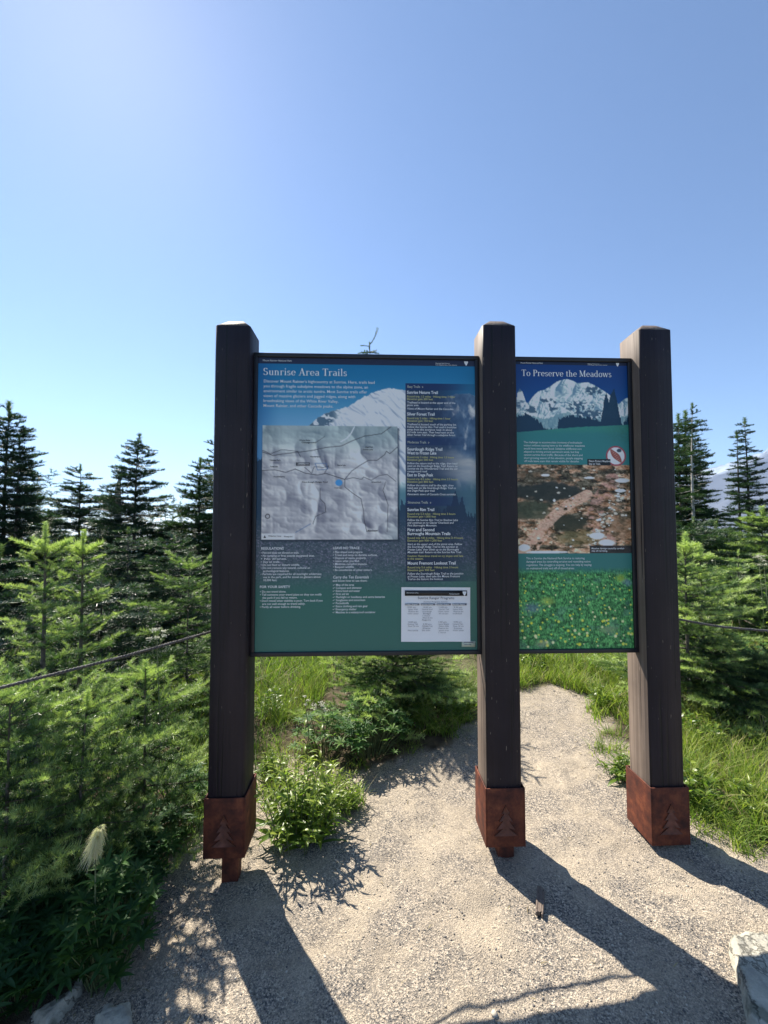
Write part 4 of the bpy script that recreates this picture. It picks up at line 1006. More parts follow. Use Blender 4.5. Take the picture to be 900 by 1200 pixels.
def place_shoots(P, D, S_, A, cls, r):
    """P positions, D directions, S_ scale, A tint -> verts, tris, tint"""
    P, D, S_, A = np.asarray(P), norm(np.asarray(D)), np.asarray(S_), np.asarray(A)
    up = np.array([0, 0, 1.0]) + r.normal(0, .25, P.shape)
    y = norm(np.cross(up, D)); z = np.cross(D, y)
    Rm = np.stack([D, y, z], 1)                              # rows: local axes
    which = r.integers(0, 4, len(P)); V, T, Q, base = [], [], [], 0
    for k, (tv, tt, ta) in enumerate(TEMPL[cls]):
        s = np.where(which == k)[0]
        if not len(s): continue
        v = np.einsum('nj,sjk->snk', tv, Rm[s]) * S_[s][:, None, None] + P[s][:, None, :]
        V.append(v.reshape(-1, 3)); T.append((tt[None] + (np.arange(len(s)) * len(tv))[:, None, None]).reshape(-1, 3) + base)
        Q.append((A[s][:, None] + ta[None]).ravel()); base += len(s) * len(tv)
    return np.concatenate(V), np.concatenate(T), np.clip(np.concatenate(Q), 0, 1)

def fir_geo(H, Rad, cls, seed, sparse=0.0, young=.5, shape=.8, base=.03, wh=None, nb=5, leader=.12, lean=0.0, droop=-.12, double=False, pale=False, low_drop=.0, flat=.6, bare=0.0, sector=None, hook=False):
    """trunk Geo, and crown arrays, of one subalpine fir; height H, radius Rad"""
    r = np.random.default_rng(seed); c = CLS[cls]; Ls = c['L']
    trunk = Geo(); crown = Geo()
    tr = max(.006, .0115 * H) if shape >= .52 or cls != 'near' else .007
    nz = 14; tt = np.linspace(0, 1, nz)
    bx, by = r.normal(0, .012, 2) * H
    tp = np.stack([bx * np.sin(tt * 3) + lean * H * tt, by * np.sin(tt * 2.6), tt * H - .04], 1)
    trunk.tube(tp, tr * (1.02 - tt) ** .9 + .0018, 7)
    axisp = lambda h: np.array([np.interp(h, tp[:, 2], tp[:, k]) for k in range(2)] + [h])
    P, D, Sc, A = [], [], [], []
    def run(p0, d0, length, tint, curv=0.0, tipl=.3, fine=1.0):
        """a needle-covered twig; returns nodes"""
        n = max(1, int(round(length / Ls / fine))); nodes = []; p = np.array(p0, float); d = np.array(d0, float)
        for i in range(n):
            d = norm(d + np.array([0, 0, curv / n]) + r.normal(0, .05, 3))
            last = i == n - 1
            P.append(p.copy()); D.append(d.copy()); Sc.append(length / n / Ls * r.uniform(.95, 1.15)); A.append(np.clip(tint + (tipl if last else 0) * r.uniform(.4, 1.2) + r.normal(0, .07), 0, 1))
            p = p + d * (length / n); nodes.append((p.copy(), d.copy()))
        return nodes
    wh = wh or max(Ls * 1.15, H * .045)
    if cls == 'mid2': wh *= .55; nb = nb + 1
    if cls == 'mid': wh *= .85
    # leading shoot
    topn = int(max(1, round(leader * H / Ls)))
    for _k in range(3 if cls == 'near' else 2): run(axisp(H * (1 - leader)), (lean, 0, 1), leader * H, .5 + .3 * young, 0, .3, .45 if hook else 1.0)
    if cls == 'near':
        for k in range(5): az = k * 1.257 + r.uniform(0, .5); [run(axisp(H * (1 - leader)), (math.cos(az), math.sin(az), .28), leader * H * r.uniform(.7, 1.0), .6 + .35 * young, .2, .2) for _k in range(2)]
    if hook:
        for q in range(2): run(axisp(H * .985), (.7, 0, .55), .36, .6, 1.3, .3, .42); run(axisp(H * .978), (-1, .1, .12), .18, .5, 0, .3, .42); run(axisp(H * .955), (-1, .2, -.05), .22, .5, 0, .3, .45); run(axisp(H * .955), (1, .2, -.05), .18, .5, 0, .3, .45)
    if cls == 'near':
        for q in range(30):
            az, hh_ = r.uniform(0, 6.283), H * r.uniform(.15, .85); P.append(axisp(hh_)); D.append(np.array([math.cos(az), math.sin(az), r.uniform(-.1, .6)])); Sc.append(r.uniform(.8, 1.3)); A.append(r.uniform(.1, .5))
    else:
        for q in range(int(26 * (1 - .5 * sparse))):
            az, hh_ = r.uniform(0, 6.283), H * r.uniform(.3, .97); P.append(axisp(hh_)); D.append(np.array([math.cos(az), math.sin(az), r.uniform(-.1, .5)])); Sc.append(r.uniform(.7, 1.1)); A.append(r.uniform(.1, .4))
    h = H * base + wh * .4
    while h < H * (1 - leader * .75):
        f = h / H
        prof = Rad * ((1 - f) ** shape + .03) * (1.0 if f > .12 else .75 + 2 * f)
        k = int(max(2, round(nb + r.normal(0, .8)))) if f < .93 else 3
        a0 = r.uniform(0, 6.283)
        for i in range(k):
            if r.random() < sparse * (.25 + .45 * f): continue
            az = a0 + i * 6.283 / k + r.normal(0, .25)
            if sector and not (sector[0] < (az % 6.283) < sector[1]) and r.random() < .8: continue
            Lb = prof * (r.uniform(.45, 1.2) if cls == 'near' else r.uniform(.62, 1.12)) * (1 if r.random() > sparse * .5 else .5)
            if Lb < Ls * .8: Lb = Ls * .9
            el = droop + (.55 if cls == 'near' else .22) * f ** 2 + r.normal(0, .09 if cls == 'near' else .17) - low_drop * (1 - f)
            hd = np.array([math.cos(az), math.sin(az), 0]); sd = np.array([-math.sin(az), math.cos(az), 0])
            o = axisp(h + r.normal(0, wh * .22)); d = norm(hd * math.cos(el) + np.array([0, 0, math.sin(el)]))
            n = max(2, int(round(Lb / Ls))); p = o.copy(); pts = [p.copy()]
            curv = r.uniform(.05, .4) * (1 if cls == 'near' else .6)
            dead = r.random() < sparse * .4
            for q in range(n):
                s = (q + 1) / n
                d = norm(d + np.array([0, 0, curv / n * (1.2 * s)]) + r.normal(0, .035, 3))
                young_t = .1 + .5 * young * s ** 1.3
                if s > max(.18, bare) and not dead:
                    P.append(p.copy()); D.append(d.copy()); Sc.append(Lb / n / Ls * 1.08); A.append(np.clip(young_t + r.normal(0, .08) + (.25 * young if q == n - 1 else 0), 0, 1))
                p = p + d * (Lb / n); pts.append(p.copy())
                if s < .12 + bare * .8 or dead: continue
                for sg in (-1, 1):
                    if r.random() < .06 + sparse * .35: continue
                    lt = Lb * .52 * (1.02 - s) ** .85 * r.uniform(.6, 1.15) + Ls * .55
                    td = norm(d * .72 + sg * sd * .8 + np.array([0, 0, r.normal(-.02, .07)]))
                    nodes = run(p, td, lt, .1 + .42 * young * s ** 1.2, .1, .45 * young + .05)
                    if lt > Ls * 1.7:
                        for (pp, dd) in nodes[:-1]:
                            for s2 in (-1, 1):
                                if r.random() < (flat * .6 if cls == 'near' else flat):
                                    sdd = norm(np.cross(dd, [0, 0, 1.0])) * s2
                                    run(pp, norm(dd * .75 + sdd * .75 + np.array([0, 0, r.normal(0, .12)])), Ls * r.uniform(.7, 1.15), .1 + .4 * young * s ** 1.2, 0, .4 * young)
            trunk.tube(np.array(pts), np.linspace(max(.0022, .011 * Lb), .0012 + .001 * Lb, len(pts)), 4, cap=False)
        h += wh * r.uniform(.75, 1.25) * (1 + .25 * (1 - f))
    v, t, a = place_shoots(P, D, Sc, A, cls, r)
    crown.add(v, t, None, 0, a)
    return trunk, crown

PLACED = []
def fir(label, px, py, Y, Rad, cls, seed, name='fir_tree', cat='tree', group=None, material='fir', sink=0.0, rz=None, loc=None, H=None, bark='bark', **kw):
    """a fir whose tip reaches the sight line through photo pixel (px, py) at depth Y, standing on the terrain"""
    if loc is None:
        p = at(px, py, Y); loc = (p[0], p[1], tz(p[0], p[1]) - sink); H = p[2] - loc[2]
    if cls == 'mid' and Y >= 5.7: cls = 'mid2'
    o = thing(name, label, cat, loc, 0, group)
    tk, cr = fir_geo(H, Rad, cls, seed, **kw)
    a_ = tk.build('trunk', [M[bark]], o, True); b_ = cr.build('crown', [M[material]], o)
    KIDS[o.name] = [a_, b_]; KIDS[a_.name] = []; KIDS[b_.name] = []
    return o

def plant_copy(src, label, loc, scale, rz, group=None):
    c = copy_tree(src); c.location = loc; c.scale = (scale,) * 3; c.rotation_euler = (0, 0, rz)
    c['label'] = label
    if group: c['group'] = group
    elif 'group' in c: del c['group']
    return c

# near firs, left of the board
fir('young light green fir with a thick upright leader, taller of the pair at left', 51, 612, 1.95, .36, 'near', 11, 'fir_sapling', 'fir sapling', young=1.0, shape=.62, wh=.115, leader=.1, nb=5, droop=.05, material='fir_light', flat=.5)
fir('young light green fir with a slender leader, just right of the taller light green sapling', 96, 622, 2.15, .33, 'near', 12, 'fir_sapling', 'fir sapling', young=.95, shape=.7, wh=.115, leader=.09, droop=.05, material='fir_light')
fir('low spreading green fir bush between the rope and the left post', 172, 774, 1.8, .42, 'near', 13, 'fir_shrub', 'fir bush', young=.85, shape=.45, wh=.095, leader=.08, nb=6, droop=.0, material='fir_light')
fir('low green fir bush at the left edge of the view under the rope', 14, 800, 1.42, .38, 'near', 14, 'fir_shrub', 'fir bush', base=.22, young=.8, shape=.42, wh=.095, leader=.07, nb=6, droop=.0, material='fir_light')
fir('small green fir bush below the rope, between the two larger fir bushes', 104, 812, 1.52, .36, 'near', 15, 'fir_shrub', 'fir bush', base=.2, young=.8, shape=.45, wh=.085, leader=.08, nb=6, droop=.0, material='fir_light')
fir('bushy pale green fir beside the left post, behind the rope', 222, 655, 3.1, .62, 'near', 16, 'fir_tree', 'tree', young=.75, shape=.5, wh=.13, leader=.06, nb=6, material='fir_light', flat=.5)
fir('dark green bushy fir behind the two light green saplings', 118, 668, 3.1, .7, 'mid', 17, material='fir_blue', young=.5, shape=.5, leader=.07, nb=6)
fir('dark leafy fir at the left edge behind the tallest sapling', 2, 640, 2.7, .6, 'mid', 18, material='fir_blue', young=.45, shape=.5, leader=.07, nb=6)
# behind the boards
fir('fir behind the wide panel, only its bent tip showing above the top frame', 433, 398, 7.5, 1.0, 'mid', 21, young=.4, shape=1.0, leader=.05, sparse=.25, lean=.0, hook=True)
fir('low wide fir whose pale green boughs show under the wide panel', 462, 690, 3.0, .68, 'near', 22, 'fir_shrub', 'fir bush', young=1.0, shape=.3, wh=.11, leader=.06, nb=8, droop=-.05, material='fir_light', flat=.5)
fir('dark bushy fir under the wide panel, behind the tall grass', 350, 655, 5.2, .85, 'mid', 23, young=.5, shape=.5, leader=.06, nb=6)
fir('dark fir behind the middle post and the grass', 585, 640, 5.0, .9, 'mid', 24, young=.4, shape=.55, leader=.07, nb=6)
fir('bushy fir behind the narrow panel', 668, 650, 5.4, .85, 'mid', 25, young=.5, shape=.55, leader=.07, nb=6)
# right of the board
fir('young light green fir with an upright leader, just right of the right post', 803, 626, 2.75, .6, 'near', 31, 'fir_sapling', 'fir sapling', young=1.0, shape=.6, wh=.1, leader=.09, nb=6, droop=.0, material='fir_light', flat=.5)
fir('shorter light green fir sapling leaning on the taller one by the right post', 820, 640, 2.95, .42, 'near', 32, 'fir_sapling', 'fir sapling', young=1.0, shape=.65, wh=.1, leader=.1, material='fir_light')
fir('low dark fir bush with a few bright shoots behind the right grass strip', 838, 752, 2.75, .55, 'near', 33, 'fir_shrub', 'fir bush', young=.6, shape=.4, wh=.09, leader=.07, nb=6, material='fir')
fir('low fir bush at the right edge of the view under the rope', 897, 765, 2.7, .5, 'near', 34, 'fir_shrub', 'fir bush', young=.6, shape=.42, wh=.09, leader=.07, nb=6, material='fir')
fir('bushy yellow green fir below the tall double-topped tree', 866, 645, 4.3, .75, 'mid', 35, young=.85, shape=.55, leader=.06, nb=6, material='fir_light')
fir('pale green fir at the right edge of the view, taller than the bushes below it', 893, 594, 6.0, .85, 'mid', 36, young=.85, shape=.75, leader=.1, nb=5, material='fir_light')
fir('dark bushy fir beside the right post, below the tall dense tree', 812, 606, 5.2, .8, 'mid', 37, young=.5, shape=.55, leader=.07, nb=6)
fir('dark green fir between the bare-trunked tree and the double-topped tree', 838, 612, 5.8, .75, 'mid', 38, young=.55, shape=.6, leader=.08, nb=6)
fir('dense tall dark fir partly hidden by the right post', 795, 486, 9.0, 1.05, 'mid', 39, young=.5, shape=.7, leader=.05, nb=6, wh=.24, flat=.35)
fir('second spire of dense dark fir just left of the bare-trunked tree', 803, 483, 9.4, .9, 'mid', 40, young=.45, shape=.7, leader=.05, nb=5, wh=.26, flat=.35)
fir('tall thin fir with a pale bare trunk and sparse dead branches', 812, 473, 8.2, .72, 'mid', 41, young=.35, shape=.62, sparse=.72, leader=.03, nb=5, wh=.2, bark='deadwood', bare=.25, flat=.3)
fir('dark double-topped fir standing alone against the mountain, taller spire', 871, 491, 10.0, 1.15, 'mid', 42, young=.25, shape=1.25, sparse=.2, leader=.04, nb=5, wh=.26, material='fir_blue', flat=.35)
fir('left spire of the dark double-topped fir, slightly shorter', 864, 506, 10.05, .55, 'mid', 43, young=.25, shape=.9, sparse=.25, leader=.05, nb=4, wh=.26, material='fir_blue', flat=.3)
# tall firs on the left
fir('tall dark fir at the left edge of the view with a bare spiky top', 13, 472, 6.0, 1.15, 'mid', 51, young=.32, shape=.85, sparse=.25, leader=.1, nb=5, wh=.17, material='fir_blue')
fir('short second top of the tall fir at the left edge, bent to the right', 24, 512, 5.9, .7, 'mid', 52, young=.32, shape=.8, sparse=.3, leader=.06, nb=5, wh=.16, lean=.0, material='fir_blue')
fir('dark fir with a ragged leaning tip, left of the tallest fir on the left', 97, 545, 7.2, 1.1, 'mid', 53, young=.35, shape=.7, sparse=.18, leader=.05, nb=5, wh=.19, lean=-.01, material='fir_blue')
fir('tallest dark fir between the left edge and the left post, with open layered boughs', 163, 509, 6.4, 1.15, 'mid', 54, young=.38, shape=.8, sparse=.14, leader=.06, nb=5, wh=.18, material='fir_blue')
fir('olive green fir close to the left post with thin upper branches', 236, 538, 6.6, .85, 'mid', 55, young=.45, shape=.75, sparse=.2, leader=.05, nb=5, wh=.17)
fir('fir half hidden behind the left post, rising above its olive neighbour', 254, 512, 7.6, .95, 'mid', 56, young=.4, shape=.75, sparse=.25, leader=.05, nb=5, wh=.2)
fir('middle-sized green fir in front of the tallest left fir', 150, 618, 4.9, .85, 'mid', 57, material='fir_blue', young=.5, shape=.6, sparse=.1, leader=.06, nb=6)
fir('low dark fir filling the gap under the olive fir by the left post', 205, 628, 4.6, .8, 'mid', 58, material='fir_blue', young=.5, shape=.55, leader=.06, nb=6)
fir('small dark green fir under the ragged leaning-tipped fir', 88, 636, 5.0, .8, 'mid', 59, material='fir_blue', young=.45, shape=.6, leader=.07, nb=6)
fir('dark fir in the back row left of the ragged leaning-tipped fir', 58, 598, 8.5, 1.0, 'mid', 60, young=.3, shape=.7, leader=.05, nb=5, wh=.22, material='fir_blue')
fir('dark fir in the back row between the ragged fir and the tallest left fir', 132, 590, 9.0, 1.0, 'mid', 61, young=.3, shape=.7, leader=.05, nb=5, wh=.22, material='fir_blue')
fir('dark fir in the back row between the tallest left fir and the olive fir', 203, 606, 8.8, .95, 'mid', 62, young=.3, shape=.7, leader=.05, nb=5, wh=.22, material='fir_blue')
# weathered snag
sn = thing('dead_snag', 'grey dead tree stub standing beside the tallest dark fir on the left', 'dead tree', (*at(140, 550, 6.7)[:2], tz(*at(140, 550, 6.7)[:2])))
G = Geo(); hh = at(140, 550, 6.7)[2] - sn.location[2]
G.tube([(0, 0, -.05), (.02, 0, hh * .4), (-.03, .02, hh * .75), (-.02, 0, hh * .87), (.04, 0, hh)], [.07, .06, .055, .04, .006], 7); G.build('trunk', [M['deadwood']], sn, True)
G = Geo()
for z_, az, l_ in ((.5, 2.8, .5), (.62, .3, .35), (.7, 3.3, .4), (.79, 2.9, .3), (.83, .2, .2)): G.tube([(0, 0, hh * z_), (math.cos(az) * l_ * .5, math.sin(az) * l_ * .5, hh * z_ + .02), (math.cos(az) * l_, math.sin(az) * l_, hh * z_ + .06)], [.014, .009, .003], 5)
G.build('branch', [M['deadwood']], sn, True)

# firs further back: three kinds, copied with their parts
def far_pos(px, Y): x = (px - 450) / F * Y; return (x, Y, tz(x, Y))
protos = [fir('', 0, 0, 0, 1.0, 'far', 200 + k, loc=(0, 0, -50), H=5.2, young=.3, shape=.8, sparse=.15 * k, leader=.05, nb=5, wh=.34, material='fir_blue', flat=.3) for k in range(3)]
far_list = [(70, 590, 24), (77, 594, 26), (64, 602, 27), (56, 606, 30), (84, 603, 22), (188, 589, 26), (195, 581, 28), (203, 580, 30), (211, 588, 27), (219, 593, 33), (117, 588, 20), (128, 578, 17), (176, 584, 22), (230, 596, 24),
            (842, 596, 20), (849, 600, 24), (833, 604, 22), (856, 606, 30), (884, 590, 21), (898, 586, 19), (880, 604, 34), (826, 590, 16),
            (300, 570, 18), (345, 560, 22), (395, 575, 16), (490, 570, 19), (530, 560, 24), (625, 575, 18), (690, 565, 22), (742, 560, 17), (775, 580, 24), (15, 585, 21), (38, 596, 25), (-40, 560, 15), (-90, 570, 19), (945, 560, 14), (990, 575, 19)]
far_list.sort()
ORD = ['leftmost', 'second', 'third', 'fourth', 'fifth', 'sixth', 'seventh', 'eighth', 'ninth', 'tenth', 'eleventh', 'twelfth', 'thirteenth', 'fourteenth', 'fifteenth', 'sixteenth']
groups = {'l': [f for f in far_list if f[0] < 250], 'm': [f for f in far_list if 250 <= f[0] < 790], 'r': [f for f in far_list if f[0] >= 790]}
where = {'l': 'distant fir spire left of the left post, {} of its row from the left', 'm': 'distant fir spire hidden behind the panels, {} of its row from the left', 'r': 'distant fir spire right of the right post, {} of its row from the left'}
used = [False] * 3
for g_, lst in groups.items():
    for n, (px, py, Y) in enumerate(lst):
        k = (n * 2 + len(g_) + int(Y)) % 3; loc = far_pos(px, Y); Hh = at(px, py, Y)[2] - loc[2]
        o_ = ORD[n] if n < len(ORD) else 'last'
        if not used[k]:
            o = protos[k]; used[k] = True; o.location = loc; o.scale = (Hh / 5.2 * (.78 if g_ == 'l' else .9),) * 2 + (Hh / 5.2,); o.rotation_euler[2] = n * 1.3
            o['label'] = where[g_].format(o_); o['group'] = 'distant fir spires'
        else:
            c = plant_copy(protos[k], where[g_].format(o_), loc, Hh / 5.2, n * 1.3, 'distant fir spires'); c.scale = (Hh / 5.2 * (.6 if g_ == 'l' else .8),) * 2 + (Hh / 5.2,)

# the wood that closes the view beyond the firs one can tell apart
fr_ = np.random.default_rng(9); Wd = Geo()
fv, ft, fa = protos[0].name, None, None
tk, cr = fir_geo(6.5, 1.0, 'vfar', 301, young=.25, shape=.8, leader=.05, nb=5, wh=.6, flat=.2, droop=-.2)
cv, ct, cq, cm, ca = cr.arrays(); tv_, tt_, tq_, tm_, ta_ = tk.arrays()
for i in range(420):
    an = fr_.uniform(-1.15, 1.15); d_ = 38 + 190 * fr_.random() ** 1.4
    x, y = d_ * math.sin(an), d_ * math.cos(an); s = fr_.uniform(.7, 1.25); ro = fr_.uniform(0, 6.28); c_, s_ = math.cos(ro), math.sin(ro)
    v = cv * np.array([s * .95, s * .95, s * 1.05]); v = np.stack([v[:, 0] * c_ - v[:, 1] * s_ + x, v[:, 0] * s_ + v[:, 1] * c_ + y, v[:, 2] + tz(x, y)], 1)
    Wd.add(v, ct, None, 0, ca)
o = Wd.build('distant_forest', [M['fir_blue']]); tag(o, kind='stuff')

# ------------------------------------------------------------------ leaves, grass, flowers
def leaf_strip(L, W, segs=4, fold=.25, droop=.5, up=.9):
    """a lance-shaped leaf from the origin along +X, arching over; returns verts, quads"""
    s = np.linspace(0, 1, segs + 1); el = up - droop * s * 2.0
    dx = np.cos(el) * L / segs; dz = np.sin(el) * L / segs
    x = np.concatenate([[0], np.cumsum(dx[:-1])]); z = np.concatenate([[0], np.cumsum(dz[:-1])])
    wv = W * np.array([np.sin(math.pi * min(1, .06 + .94 * t) ** .75) for t in s]); wv[-1] = W * .04; wv[0] = W * .18
    v = np.concatenate([np.stack([x, -wv / 2, z + fold * wv / 2], 1), np.stack([x, x * 0, z], 1), np.stack([x, wv / 2, z + fold * wv / 2], 1)])
    n = segs + 1; q = []
    for i in range(segs): q += [(i, i + 1, n + i + 1, n + i), (n + i, n + i + 1, 2 * n + i + 1, 2 * n + i)]
    return v, np.array(q)

def turn(v, az, roll=0, p=(0, 0, 0), s=1.0):
    if roll:
        c, s_ = math.cos(roll), math.sin(roll); v = np.stack([v[:, 0], v[:, 1] * c - v[:, 2] * s_, v[:, 1] * s_ + v[:, 2] * c], 1)
    c, s_ = math.cos(az), math.sin(az)
    return np.stack([v[:, 0] * c - v[:, 1] * s_, v[:, 0] * s_ + v[:, 1] * c, v[:, 2]], 1) * s + np.asarray(p)

def leafy_clump(name, label, cat, px, py, n_st, hgt, spread, LL, WW, seed, material='herb', tint=(.3, .9), n_leaf=12, loc=None, group=None, basal=.5):
    """many leafy stems from one root; leaves lance-shaped, larger near the base"""
    r = np.random.default_rng(seed); p = ground_at(px, py) if loc is None else np.asarray(loc, float)
    o = thing(name, label, cat, p, 0, group); G, St = Geo(), Geo()
    for i in range(n_st):
        az = r.uniform(0, 6.283); out = spread * math.sqrt(r.random()); h = hgt * r.uniform(.55, 1.1) * (1 - .35 * out / spread)
        b = np.array([math.cos(az), math.sin(az), 0]) * out * .45; tp = np.array([math.cos(az), math.sin(az), 0]) * out + np.array([0, 0, h])
        mid = (b + tp) / 2 + np.array([0, 0, h * .12]); pts = np.array([b - [0, 0, .03], mid, tp])
        St.tube(pts, [.002, .0017, .001], 4, cap=False)
        for k in range(n_leaf):
            s = (k + r.random()) / n_leaf; s = max(.03, s) ** .85
            q0 = b + (tp - b) * s + np.array([0, 0, h * .24 * s * (1 - s)])
            L = LL * r.uniform(.65, 1.15) * (1.15 - .55 * s) * (1 + basal * (s < .3))
            v, q = leaf_strip(L, WW * r.uniform(.8, 1.2) * (1.1 - .4 * s) * (1 + .4 * basal * (s < .3)), 4, r.uniform(.1, .5), r.uniform(.2, .7), r.uniform(.35, 1.05) - .5 * (s < .2))
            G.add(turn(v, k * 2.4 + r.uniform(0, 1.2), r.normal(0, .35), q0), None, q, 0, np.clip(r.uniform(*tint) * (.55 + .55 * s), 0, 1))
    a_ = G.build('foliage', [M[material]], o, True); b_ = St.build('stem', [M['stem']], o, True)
    KIDS[o.name] = [a_, b_]; KIDS[a_.name] = []; KIDS[b_.name] = []
    return o

def palmate_clump(name, label, cat, px, py, n_st, hgt, spread, LL, WW, seed, tint=(.2, .8), loc=None, material='lupine', group=None):
    """lupine-like plant: long leaf stalks each ending in a wheel of narrow leaflets"""
    r = np.random.default_rng(seed); p = ground_at(px, py) if loc is None else np.asarray(loc, float)
    o = thing(name, label, cat, p, 0, group); G, St = Geo(), Geo()
    for i in range(n_st):
        az = r.uniform(0, 6.283); out = spread * math.sqrt(r.random()); h = hgt * r.uniform(.45, 1.1) * (1 - .4 * (out / spread) ** 2)
        tp = np.array([math.cos(az) * out, math.sin(az) * out, h]); b = tp * np.array([.35, .35, 0])
        St.tube(np.array([b - [0, 0, .02], (b + tp) / 2 + [0, 0, h * .1], tp]), [.0017, .0014, .001], 4, cap=False)
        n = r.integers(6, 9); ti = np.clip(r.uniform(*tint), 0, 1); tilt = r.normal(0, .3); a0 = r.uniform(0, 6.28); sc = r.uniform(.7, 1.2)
        for k in range(n):
            v, q = leaf_strip(LL * sc * r.uniform(.85, 1.1), WW * sc, 3, .45, .35, .42)
            v = turn(v, a0 + k * 6.283 / n + r.normal(0, .06)); c, s_ = math.cos(tilt), math.sin(tilt)
            v = np.stack([v[:, 0] * c + v[:, 2] * s_, v[:, 1], -v[:, 0] * s_ + v[:, 2] * c], 1)
            G.add(turn(v, az) + tp, None, q, 0, np.clip(ti + r.normal(0, .06), 0, 1))
    a_ = G.build('foliage', [M[material]], o, True); b_ = St.build('stem', [M['stem']], o, True)
    KIDS[o.name] = [a_, b_]; KIDS[a_.name] = []; KIDS[b_.name] = []
    return o

def blades(x, y, z, h, wd, lean, az, seed, segs=3, kink=1.0):
    """curved grass blades, all at once: verts, tris/quads, tint"""
    r = np.random.default_rng(seed); n = len(x); s = np.linspace(0, 1, segs + 1)
    curve = lean[:, None] * s[None] ** (1 + kink)
    px = x[:, None] + np.cos(az)[:, None] * h[:, None] * curve; py = y[:, None] + np.sin(az)[:, None] * h[:, None] * curve
    pz = z[:, None] + h[:, None] * (s[None] - .33 * lean[:, None] * s[None] ** 2.2)
    wv = wd[:, None] * (1 - s[None] ** 1.6) * .5 + .0002
    tw = az + math.pi / 2 + r.normal(0, .6, n); ox, oy = np.cos(tw)[:, None] * wv, np.sin(tw)[:, None] * wv
    v = np.stack([np.stack([px - ox, py - oy, pz], -1), np.stack([px + ox, py + oy, pz], -1)], 2).reshape(n, -1, 3)
    k = np.arange(segs) * 2; q = np.stack([k, k + 1, k + 3, k + 2], 1)
    Q = (q[None] + (np.arange(n) * 2 * (segs + 1))[:, None, None]).reshape(-1, 4)
    return v.reshape(-1, 3), Q

GR = Geo()
def grass_region(poly_px, n, h, wd, tint, seed, lean=(.25, .9), polyw=None, clump=.5, dens=None):
    r = np.random.default_rng(seed)
    poly = polyw or [tuple(ground_at(*p)[:2]) for p in poly_px]
    xs, ys = zip(*poly); X, Yy = r.uniform(min(xs), max(xs), n * 4), r.uniform(min(ys), max(ys), n * 4)
    cl = fbm(X * 7, Yy * 7, seed, 3)
    edge = polydist(X, Yy, poly) + (fbm(X * 6, Yy * 6, seed + 5, 2) - .5) * .16
    k = (edge > 0) & (r.random(n * 4) < sstep(.5 - clump * .6, .5 + .15, cl)); X, Yy = X[k][:n], Yy[k][:n]
    m = len(X); hh = r.uniform(*h, m) * (.6 + .6 * fbm(X * 4, Yy * 4, seed + 9, 2)); 
    v, q = blades(X, Yy, terrain(X, Yy) - .01, hh, wd * r.uniform(.6, 1.3, m), r.uniform(*lean, m), r.uniform(0, 6.283, m), seed)
    t = np.clip(r.uniform(*tint, m) + .25 * (fbm(X * 3, Yy * 3, seed + 2, 3) - .5), 0, 1)
    dry = np.repeat(r.random(m) < .09, 8)
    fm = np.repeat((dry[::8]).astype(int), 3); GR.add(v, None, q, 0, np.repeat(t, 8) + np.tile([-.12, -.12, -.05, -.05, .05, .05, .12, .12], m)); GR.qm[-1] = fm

grass_region([(298, 860), (302, 800), (330, 775), (378, 775), (385, 810), (352, 850)], 3000, (.1, .25), .0042, (.2, .8), 401)
grass_region([(470, 868), (480, 800), (560, 790), (566, 830), (520, 866)], 2200, (.14, .3), .004, (.25, .75), 402, (.6, 1.3))
grass_region([(598, 808), (604, 782), (640, 776), (700, 772), (742, 775), (746, 880), (735, 868), (705, 846), (690, 818), (640, 802)], 6000, (.08, .22), .0045, (.3, .95), 403)
grass_region([(600, 782), (740, 770), (740, 728), (600, 735)], 3200, (.14, .3), .006, (.2, .8), 404)
grass_region([(796, 930), (792, 850), (815, 822), (850, 872), (905, 925), (905, 985), (850, 962)], 5200, (.08, .22), .0036, (.35, .95), 405)
grass_region([(790, 850), (795, 800), (860, 800), (905, 850), (905, 920), (850, 870)], 1800, (.1, .22), .0034, (.35, .9), 406)
grass_region([(205, 935), (205, 840), (225, 770), (246, 770), (248, 930)], 2600, (.14, .34), .0036, (.3, .9), 407)
grass_region([(790, 800), (800, 720), (905, 715), (905, 800)], 3000, (.14, .28), .006, (.25, .85), 408)
grass_region([(300, 935), (300, 895), (350, 870), (400, 905), (428, 940), (400, 960)], 700, (.06, .16), .003, (.5, 1.0), 409)
